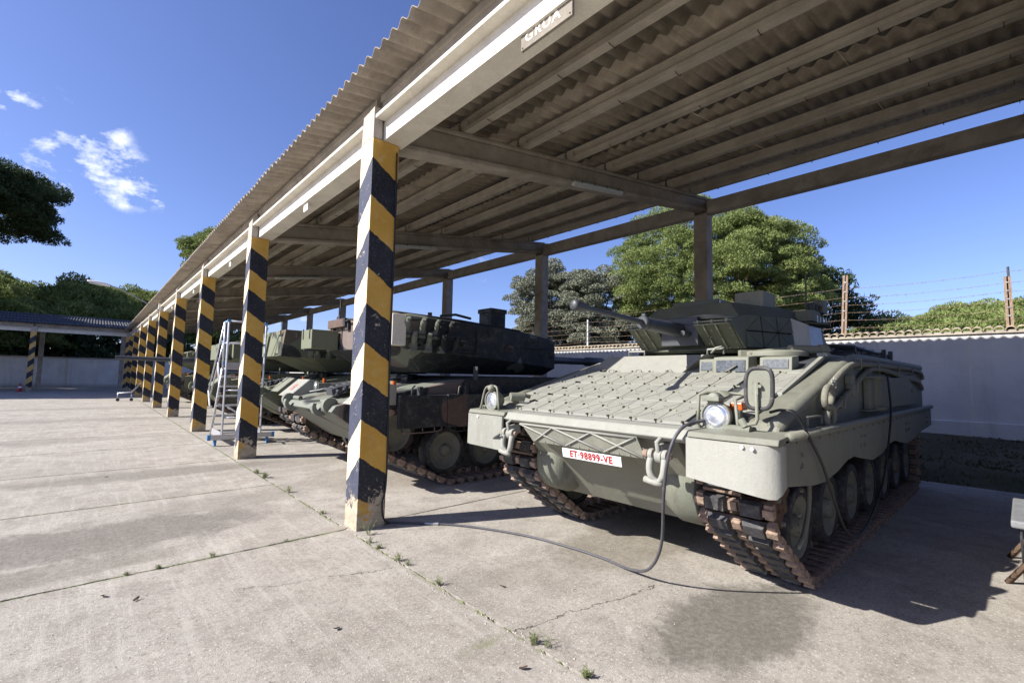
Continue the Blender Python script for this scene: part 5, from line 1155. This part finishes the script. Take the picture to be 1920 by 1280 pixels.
# ------------------------------------------------------------------ main battle tanks
TWM = wheel_meshes(.35, .22); TLM = link_mesh(.63, .184); TLMd = link_mesh(.63, .184, 'track_link', 'rubber', 'rust_dark')
TPATH = loop_path((.72, .80, .34), (7.15, .80, .34), 1.6, 6.4, .375, .05, 80, .184)
def build_tank(name, loc, label, paint, dark, variant, links, forward=False, cat='tank'):
    r = empty(name, loc, label, cat, 'tanks parked in the shed bays'); Bq = lambda c, n, m, bev=0, par=None, O=(0, 0, 0), label=None: c.build(n, m, par or r, O, bev, label)
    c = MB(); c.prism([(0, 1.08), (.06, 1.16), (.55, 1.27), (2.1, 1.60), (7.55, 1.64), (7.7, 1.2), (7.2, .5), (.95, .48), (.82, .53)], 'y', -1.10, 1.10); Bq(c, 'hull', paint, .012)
    for s in (-1, 1):
        a, b_ = sorted((s*1.102, s*1.74)); c = MB(); c.prism([(.45, 1.20), (.62, 1.36), (2.1, 1.60), (7.6, 1.62), (7.6, 1.12), (.5, 1.14)], 'y', a, b_); Bq(c, 'sponson', paint, .012)
        # mud flap with bevelled outer edge
        c = MB(); a, b_ = sorted((s*1.16, s*1.76)); c.hexa([(.12, a, 1.20), (.16, a, 1.19), (.16, b_, 1.19), (.12, b_, 1.20)], [(.46, a, 1.50), (.50, a, 1.49), (.50, b_-.0, 1.49), (.46, b_, 1.50)]); c.prism([(.13, 1.20), (.47, 1.50), (.62, 1.46), (.62, 1.20)], 'y', s*1.16-.01, s*1.16+.01); c.prism([(.13, 1.20), (.47, 1.50), (.62, 1.46), (.62, 1.20)], 'y', s*1.76-.01, s*1.76+.01)
        fl = Bq(c, 'mud_flap', 'ifv_light' if variant == 0 else 'plumb', .006)
        if variant == 0:
            tm = text_mesh('53', .2, .001, (.8, 1.0), .006); tm.materials.append(M['redfade']); t = inst('painted_number', tm, fl)
            ex_ = Vector((0, -1, 0)); ez_ = Vector((.34, 0, .30)).normalized(); nn_ = ex_.cross(ez_); t.matrix_local = Matrix(((ex_.x, ez_.x, nn_.x, .285), (ex_.y, ez_.y, nn_.y, s*1.46), (ex_.z, ez_.z, nn_.z, 1.352), (0, 0, 0, 1)))
        # heavy front skirts, then the light rear ones
        ys = sorted((s*1.79, s*1.86))
        for (xa, xb, z0, z1) in ((.62, 1.40, .88, 1.33), (1.41, 2.05, .86, 1.34), (2.06, 2.9, .90, 1.34)):
            c = MB(); c.box(xa, xb, ys[0], ys[1], z0, z1); Bq(c, 'heavy_skirt', dark, .012)
            c = MB(); c.tube([(xa+.2, s*1.83, z1), (xa+.2, s*1.84, z1+.10), (xa+.26, s*1.80, z1+.13)], .014, 6); c.box(xa+.30, xa+.36, ys[0], ys[1]+.0, z1, z1+.12); c.box(xa+.24, xa+.42, s*1.75-.03, s*1.75+.03, z1, z1+.05); Bq(c, 'skirt_hinge', paint, .004)
            c = MB(); c.tube(spline([(xa+.06, s*1.82, z0+.01), (xa+.12, s*1.83, z0-.06), (xb-.14, s*1.83, z0-.06), (xb-.06, s*1.82, z0+.01)], 4), .010, 6)
            for q in (.25, .5, .75): c.tube([(xa+(xb-xa)*q, s*1.82, z0+.01), (xa+(xb-xa)*q, s*1.83, z0-.05)], .008, 5)
            Bq(c, 'skirt_step', paint)
        for q in range(4):
            c = MB(); c.box(2.95+q*1.15, 4.06+q*1.15, s*1.80-.012, s*1.80+.012, .95, 1.42); Bq(c, 'light_skirt', dark, .004)
        for i in range(7): put_wheel(r, TWM, (1.6+.80*i, s*1.44, .475), s == 1)
        inst('idler', TWM[1], r, (.72, s*1.44, .80), (0, .5, 0 if s < 0 else math.pi), (.92, 1, .92)); inst('drive_sprocket', spm, r, (7.15, s*1.44, .80), (0, 0, 0 if s < 0 else math.pi))
        put_track(r, TPATH, s*1.44, TLM if links else TLMd, joined=not links, mats=('rust' if links else 'rust_dark', 'rubber'))
        # head lamps, tow hooks, shackles
        c = MB(); c.box(.52, .75, s*.98-.10, s*.98+.10, 1.30, 1.44); c.lathe([(.07, .10), (.085, .02), (.085, 0), (.001, 0)], (.50, s*.98, 1.38), (1, 0, 0), 18); Bq(c, 'headlamp', paint, .006)
        c = MB(); c.lathe([(.001, -.004), (.07, 0), (.07, .004)], (.498, s*.98, 1.38), (1, 0, 0), 18); Bq(c, 'headlamp_lens', 'lamp')
        c = MB(); n = 12; pts = [(.02+.13*math.cos(a), 1.12+.13*math.sin(a)) for a in np.linspace(R_(150), R_(400), n)]; pts += [(.02+.07*math.cos(a), 1.14+.07*math.sin(a)) for a in np.linspace(R_(400), R_(150), n)]
        c.prism(pts, 'y', s*.62-.05, s*.62+.05); c.cyl((.10, s*.62-.14, 1.20), (.10, s*.62+.14, 1.20), .035, n=10); c.cyl((.05, s*.9-.05, 1.16), (.05, s*.9+.05, 1.16), .11, n=18); Bq(c, 'towing_hook', paint, .006)
        c = MB(); c.cyl((.80, s*1.35, 1.42), (.80, s*1.35, 1.52), .035, n=12); Bq(c, 'turn_lamp', 'orange')
        c = MB(); c.tube([(1.95, s*1.78, 1.55), (1.95, s*1.80, 1.78), (1.97, s*1.80, 1.62)], .012, 6); c.box(1.94, 1.955, s*1.80-.055, s*1.80+.055, 1.55, 1.76); Bq(c, 'mirror', paint, .004)
    # spare links and crossed bars lashed on the glacis
    c = MB(); rr2 = random.Random(4)
    for i in range(7):
        x = .30+.12*i; z = 1.22+.21*x; c.box(x, x+.09, -.42+.05*i, .02+.05*i, z, z+.10, rot=Matrix.Rotation(rr2.uniform(-.3, .3), 3, 'Z')@Matrix.Rotation(-.21, 3, 'Y'))
        c.cyl((x+.04, -.5+.05*i, z+.06), (x+.04, .10+.05*i, z+.08), .025, n=8)
    for (a, b_) in (((.25, .5, 1.30), (1.3, -.35, 1.55)), ((.35, .3, 1.34), (1.5, -.5, 1.6)), ((.4, .65, 1.30), (1.6, -.1, 1.58)), ((.3, -.5, 1.30), (1.4, .45, 1.56))): c.tube([a, b_], .022, 6)
    Bq(c, 'spare_links', 'gun', .004)
    c = MB()
    for i in range(16):
        x = rr2.uniform(.9, 2.0); y = rr2.uniform(-1.0, 1.6); z = 1.27+.21*(x-.55); c.box(x, x+rr2.uniform(.04, .16), y, y+rr2.uniform(.04, .2), z, z+rr2.uniform(.03, .11))
    for y in (-.1, .25, .6): c.box(1.65, 1.78, y-.1, y+.1, 1.52, 1.62)
    c.lathe([(.27, 0), (.27, .05), (.001, .06)], (1.95, .45, 1.58), (0, 0, 1), 24); Bq(c, 'glacis_fittings', paint, .005)
    # turret, pivoting on its ring
    O = (3.0, 0, 0)
    def T(pts): return pts
    c = MB()
    if variant == 2: pass
    # body: bustle end at x=.72, gun face at x=4.45 (turned to the rear)
    plan = [(.75, -1.18), (1.0, -1.30), (2.9, -1.34), (4.45, -1.16), (4.45, 1.16), (2.9, 1.34), (1.0, 1.30), (.75, 1.18)]
    zb_ = [2.02, 2.0, 1.90, 1.80, 1.80, 1.90, 2.0, 2.02]; ztp = [2.52, 2.51, 2.46, 2.34, 2.34, 2.46, 2.51, 2.52]
    n = len(plan); ins = [(p[0]+(2.6-p[0])*.06, p[1]*.93) for p in plan]; inb = [(max(1.5, p[0]), p[1]*.72) for p in plan]
    c.add([(p[0], p[1], z) for p, z in zip(plan, zb_)]+[(p[0], p[1], z) for p, z in zip(plan, ztp)]+[(p[0], p[1], z+.055) for p, z in zip(ins, ztp)]+[(p[0], p[1], 1.66) for p in inb],
          [tuple(range(2*n, 3*n)), tuple(range(4*n-1, 3*n-1, -1))]+[(i, (i+1) % n, (i+1) % n+n, i+n) for i in range(n)]+[(i+n, (i+1) % n+n, (i+1) % n+2*n, i+2*n) for i in range(n)]+[(i+3*n, (i+1) % n+3*n, (i+1) % n, i) for i in range(n)])
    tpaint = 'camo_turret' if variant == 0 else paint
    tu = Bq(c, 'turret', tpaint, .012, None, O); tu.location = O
    Tq = lambda c, nme, m, bev=0, lab=None: c.build(nme, m, tu, O, bev, lab)
    c = MB(); c.lathe([(.12, 0), (.12, 1.2), (.085, 1.25), (.085, 2.4), (.115, 2.45), (.115, 3.1), (.085, 3.15), (.075, 5.2)], (4.45, 0, 2.02), (1, 0, .01), 20); c.box(4.40, 4.9, -.32, .32, 1.84, 2.26); Tq(c, 'gun', 'gun', .01)
    for i in range(4):
        x = .98+i*.26
        for (dz, dx_) in ((0, 0), (-.21, .12)):
            c = MB(); p = Vector((x+dx_, -1.34, 2.27+dz)); q = p+Vector((-.05, -.13, .15)); c.cyl(p, q, .045, n=12); c.cyl(q, q+Vector((-.012, -.03, .035)), .032, n=10); c.box(p.x-.07, p.x+.05, -1.38, -1.29, p.z-.10, p.z+.03); Tq(c, 'smoke_discharger', paint, .004)
            c = MB(); p = Vector((x+dx_, 1.34, 2.27+dz)); q = p+Vector((-.05, .13, .15)); c.cyl(p, q, .045, n=12); c.box(p.x-.07, p.x+.05, 1.29, 1.38, p.z-.10, p.z+.03); Tq(c, 'smoke_discharger', paint, .004)
    c = MB(); c.box(.85, 2.15, -1.40, -1.31, 2.22, 2.235); c.box(.95, 2.3, -1.38, -1.31, 2.0, 2.012); c.box(3.4, 4.2, -1.30, -1.24, 2.16, 2.172); c.box(2.3, 2.32, -1.345, -1.31, 1.98, 2.44); Tq(c, 'side_rails', dark, .003)
    if variant in (0, 1):
        c = MB(); c.box(.70, .93, -1.42, -1.24, 2.04, 2.50); Tq(c, 'pale_box', 'concrete_pale' if variant == 0 else paint, .015, 'pale stowage box at the near rear corner of the turret' if variant == 0 else None)
        c = MB(); c.box(.26, .72, .58, 1.10, 2.03, 2.36); Tq(c, 'stowage_box', 'camo_b' if variant == 0 else paint, .012); c = MB(); c.box(.25, .262, .66, .69, 2.2, 2.38); c.box(.25, .262, .98, 1.01, 2.2, 2.38); c.box(.22, .6, .8, .84, 2.0, 2.03); Tq(c, 'box_latch', 'gun')
    if variant in (1,):
        c = MB(); c.box(.35, .74, -1.1, .3, 1.98, 2.46); Tq(c, 'stowage_bin', paint, .015)
    if variant == 2:
        for (ya, yb) in ((.1, 1.25), (-1.25, -.1)):
            c = MB(); c.prism([(.30, 2.0), (.38, 2.62), (1.25, 2.62), (1.25, 1.96)], 'y', ya, yb); Tq(c, 'stowage_bin', paint, .015)
            c = MB(); c.box(.30, .33, ya+.15, ya+.2, 2.5, 2.6); c.box(.30, .33, yb-.2, yb-.15, 2.5, 2.6); c.box(.6, .63, ya-.012, ya, 2.45, 2.56); c.box(1.0, 1.03, ya-.012, ya, 2.1, 2.2); Tq(c, 'bin_latch', 'plumb')
    c = MB(); c.box(.66, .76, .2, .95, 2.42, 2.56); c.tube([(.72, .55, 2.56), (.72, .55, 2.62), (.72, .68, 2.62), (.72, .68, 2.56)], .01, 6); c.tube([(.70, -.2, 2.5), (.66, 0, 2.52), (.70, .3, 2.5)], .02, 6)
    for y in (-.9, -.3, .15, .8): c.box(.70, .76, y, y+.12, 2.36, 2.5)
    for y in (-.5, 0, .5): c.box(.735, .75, y-.012, y+.012, 2.2, 2.44)
    Tq(c, 'bustle_fittings', dark, .004)
    c = MB(); c.lathe([(.38, 0), (.38, .06), (.34, .10), (.001, .11)], (2.3, .42, 2.52), (0, 0, 1), 26); c.lathe([(.36, 0), (.36, .05), (.001, .08)], (2.1, -.55, 2.52), (0, 0, 1), 26); c.cyl((1.9, -.5, 2.58), (1.9, -.5, 2.72), .04, n=8); c.tube([(1.85, -.9, 2.62), (2.1, -1.0, 2.66), (2.5, -.9, 2.64)], .025, 6)
    c.box(2.85, 3.2, -1.05, -.70, 2.46, 2.84); c.box(2.83, 3.22, -1.07, -.68, 2.78, 2.86); c.cyl((3.3, .5, 2.45), (3.3, .5, 2.72), .16, n=16); Tq(c, 'roof_fittings', dark, .006)
    c = MB(); c.tube([(.95, 1.1, 2.5), (.93, 1.1, 3.05)], .008, 5); c.cyl((.95, 1.1, 2.48), (.95, 1.1, 2.6), .03, n=8); Tq(c, 'aerial', 'black')
    for q, (x, z) in enumerate(((1.15, 2.12), (1.5, 2.42), (1.95, 2.16), (2.5, 2.35), (3.0, 2.12), (3.6, 2.3), (4.1, 2.05))):
        c = MB(); c.box(x, x+.12, -1.385, -1.30, z, z+.05); c.cyl((x+.06, -1.30, z-.05), (x+.06, -1.40, z-.05), .02, n=8); Tq(c, 'side_cleat', dark, .004)
    c = MB(); c.tube(spline([(.95, -1.36, 2.43), (1.5, -1.38, 2.47), (2.2, -1.38, 2.42), (2.3, -1.36, 2.2), (2.28, -1.36, 1.98)], 5), .012, 6); Tq(c, 'side_cable', 'black')
    c = MB(); c.tube([(.80, -1.2, 2.56), (2.0, -1.27, 2.53), (3.4, -1.24, 2.47)], .014, 6); Tq(c, 'roof_rail', dark)
    if forward: tu.rotation_euler = (0, 0, math.pi)
    return r
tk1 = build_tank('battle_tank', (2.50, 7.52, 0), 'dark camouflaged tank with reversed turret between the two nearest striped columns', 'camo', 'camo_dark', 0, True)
for ch in tk1.children_recursive:
    pass
tk2 = build_tank('battle_tank', (2.95, 12.75, 0), 'green tank with two flat faced olive stowage bins, seen beyond the second striped column', 'camo_b', 'camo_dark', 2, False)
def copy_thing(o, loc, label, forward=None):
    c = copy_tree(o); c.location = loc; c['label'] = label
    if forward:
        for ch in c.children:
            if ch.name.startswith('turret'): ch.rotation_euler = (0, 0, math.pi)
    return c
tk3 = build_tank('battle_tank', (2.55, 17.75, 0), 'green tank with a small box on its turret, seen between the third and fourth columns', 'camo_b', 'camo_b', 1, False)
copy_thing(tk3, (4.35, 22.85, 0), 'tank with its long gun reaching out past the far columns', True)
copy_thing(tk3, (2.7, 28.0, 0), 'tank in the sixth bay, its flap peeking between far columns')
copy_thing(tk2, (3.2, 33.1, 0), 'farthest tank, hardly visible behind the last columns')

copy_thing(tk1, (2.9, -3.05, 0), 'unseen tank added in the bay right of the pale vehicle to block light')  # added out of view to hold back sky and bounce light
# thin wire hanging beside tank one
c = MB(); c.tube(spline([(2.75, 6.08, 2.50), (2.72, 6.05, 2.2), (2.74, 6.03, 1.7), (2.82, 5.9, 1.35), (2.78, 5.8, 1.12), (2.72, 5.75, 1.22)], 5), .006, 5); o = c.build('thin_wire', 'steel'); tag(o, 'thin pale wire dangling beside the first tank turret', 'wire')

# ------------------------------------------------------------------ rolling access steps
LO = (2.6, 12.3, 0)
ld = empty('rolling_steps', LO, 'aluminium rolling platform ladder with blue end caps between the second and third columns', 'ladder')
LB = lambda c, n, m, bev=0: c.build(n, m, ld, LO, bev)
xL, xR = 2.24, 3.0; yF, yB = 11.85, 12.95
for x in (xL, xR):
    c = MB(); c.tube([(x, yF, .14), (x, yF, 2.74)], .024, 4); LB(c, 'upright', 'alu', .003)
    c = MB(); c.tube([(x-.03, yB, .03), (x-.02, yF+.25, 1.68)], .026, 4); LB(c, 'stile', 'alu')
    c = MB(); c.tube([(x-.02, yF+.25, 1.68), (x-.02, yF+.25, 2.73)], .022, 8); LB(c, 'platform_post', 'alu')
    c = MB(); c.tube([(x-.03, yF+.27, 2.73), (x-.11, yB+.05, 1.16)], .018, 8); c.tube([(x-.03, yF+.27, 2.24), (x-.09, yB, 1.0)], .018, 8); LB(c, 'handrail', 'alu')
    c = MB(); c.tube([(x-.11, yB+.05, 1.16), (x-.08, yB-.02, .82), (x-.05, yB-.06, .78)], .02, 8); c.tube([(x-.06, yB-.55, 1.82), (x-.03, yF+.45, 1.32)], .02, 8); LB(c, 'rail_joint', 'white')
    c = MB(); c.box(x-.03, x-.015, yF, yB-.1, .16, .30, rot=Matrix.Rotation(.0, 3, 'X')); LB(c, 'side_brace', 'alu')
    for (y, z) in ((yF, 2.75), (yF+.25, 2.74), (yF+.25, 2.25), (yF+.25, 1.80)):
        c = MB(); c.box(x-.03, x+.03, y-.03, y+.03, z-.03, z+.02); LB(c, 'corner_clamp', 'blue', .006)
c = MB()
for z in (2.74, 2.25): c.tube([(xL, yF, z), (xR, yF, z)], .02, 8); c.tube([(xL, yF, z), (xL-.01, yF+.25, z)], .018, 8); c.tube([(xR, yF, z), (xR-.01, yF+.25, z)], .018, 8)
LB(c, 'guard_rail', 'alu')
c = MB(); c.box(xL, xR, yF, yF+.55, 1.66, 1.70); c.box(xL, xR, yF-.01, yF+.005, 1.66, 1.82); LB(c, 'platform', 'alu', .003)
for i in range(7):
    t = (i+.6)/7.4; y = yB+(yF+.25-yB)*t; z = .03+1.65*t; c = MB(); c.box(xL-.02, xR-.02, y-.09, y+.09, z-.02, z+.015); LB(c, 'tread', 'alu', .003)
c = MB(); c.tube([(xL, yF, .9), (xR, yF, .35)], .018, 4); c.tube([(xL, yF, 1.2), (xR, yF, 1.2)], .018, 4); c.tube([(xL, yF, .6), (xR, yF, .6)], .018, 4); LB(c, 'cross_brace', 'alu')
for y in (yF, ):
    c = MB(); c.box(2.03, 3.24, y-.03, y+.03, .13, .24); LB(c, 'base_beam', 'alu', .006)
    for x in (2.0, 3.24):
        c = MB(); c.box(x-.03 if x < 2.5 else x, x+.03 if x < 2.5 else x+.06, y-.034, y+.034, .126, .244); LB(c, 'end_cap', 'blue', .004)
    for x in (2.12, 3.15):
        c = MB(); c.cyl((x-.02, y, .06), (x+.02, y, .06), .06, n=20); c.box(x-.03, x+.03, y-.02, y+.02, .08, .14); LB(c, 'caster', 'blue')
# thin white post between columns (barrier rail) and bits far away
sk_ = empty('small_trolley', (1.75, 31.5, 0), 'small pale tubular trolley lying by the far columns', 'trolley')
c = MB(); c.tube([(-.55, 0, .05), (-.55, 0, .4), (.0, 0, .45), (.35, .0, .9)], .03, 6); c.tube([(-.55, .5, .05), (-.55, .5, .4), (.0, .5, .45), (.35, .5, .9)], .03, 6); c.tube([(0, 0, .05), (0, 0, .45)], .03, 6); c.tube([(0, 0, .4), (0, .5, .4)], .025, 6); c.tube([(.35, 0, .9), (.35, .5, .9)], .025, 6); c.build('frame', 'steel', sk_)
c = MB(); c.cyl((-.55, -.03, .08), (-.55, .03, .08), .08, n=12); c.cyl((0, -.03, .08), (0, .03, .08), .08, n=12); c.build('wheels', 'rubber', sk_)
# folding table at the right edge
tbx = empty('folding_table', (5.6, -.30, 0), 'grey folding table at the right edge, one corner in the sun', 'table')
TB = lambda c, n, m, bev=0: c.build(n, m, tbx, (5.6, -.30, 0), bev)
c = MB(); c.box(5.22, 6.3, -.9, .11, .545, .60); TB(c, 'tabletop', 'canvas', .012)
c = MB(); c.tube([(5.26, .06, .545), (5.9, .06, .0)], .009, 6); c.tube([(6.2, .04, .545), (5.5, .04, .0)], .009, 6); c.tube([(5.26, -.85, .545), (5.9, -.85, .0)], .014, 6); c.tube([(6.2, -.83, .545), (5.5, -.83, .0)], .014, 6); c.tube([(5.58, .05, .27), (5.58, -.84, .27)], .012, 6); TB(c, 'legs_frame', 'gun')
bx = empty('low_trestle', (5.75, .05, 0), 'low dark wooden trestle in the shade beside the folding table', 'trestle')
c = MB(); c.box(5.55, 6.6, -.05, .05, .26, .31); c.build('top_rail', 'bark', bx, (5.75, .05, 0), .005)
for x in (5.65, 6.5):
    for s in (-1, 1):
        c = MB(); c.tube([(x, 0, .26), (x+.04*s, .16*s, 0)], .022, 4); c.build('leg', 'bark', bx, (5.75, .05, 0))

# small joined fittings that cannot be picked apart singly
for o in bpy.data.objects:
    if o.type == 'MESH' and o.parent is not None and o.name.split('.')[0] in ('cheek_rails', 'side_rails', 'glacis_fittings', 'spare_links', 'bolts', 'skirt_bolts', 'flap_bolts', 'tile_bolts', 'lattice_bars', 'lifting_loops', 'deck_rack', 'side_fittings', 'roof_fittings', 'roof_hatches', 'roof_hoses', 'bustle_fittings', 'box_latch', 'bin_latch', 'swing_arms', 'rope_lashing', 'guard_rail', 'cross_brace', 'legs_frame', 'wheels', 'far_side_edge', 'mantlet', 'aerial_mount'):
        o['kind'] = 'stuff'
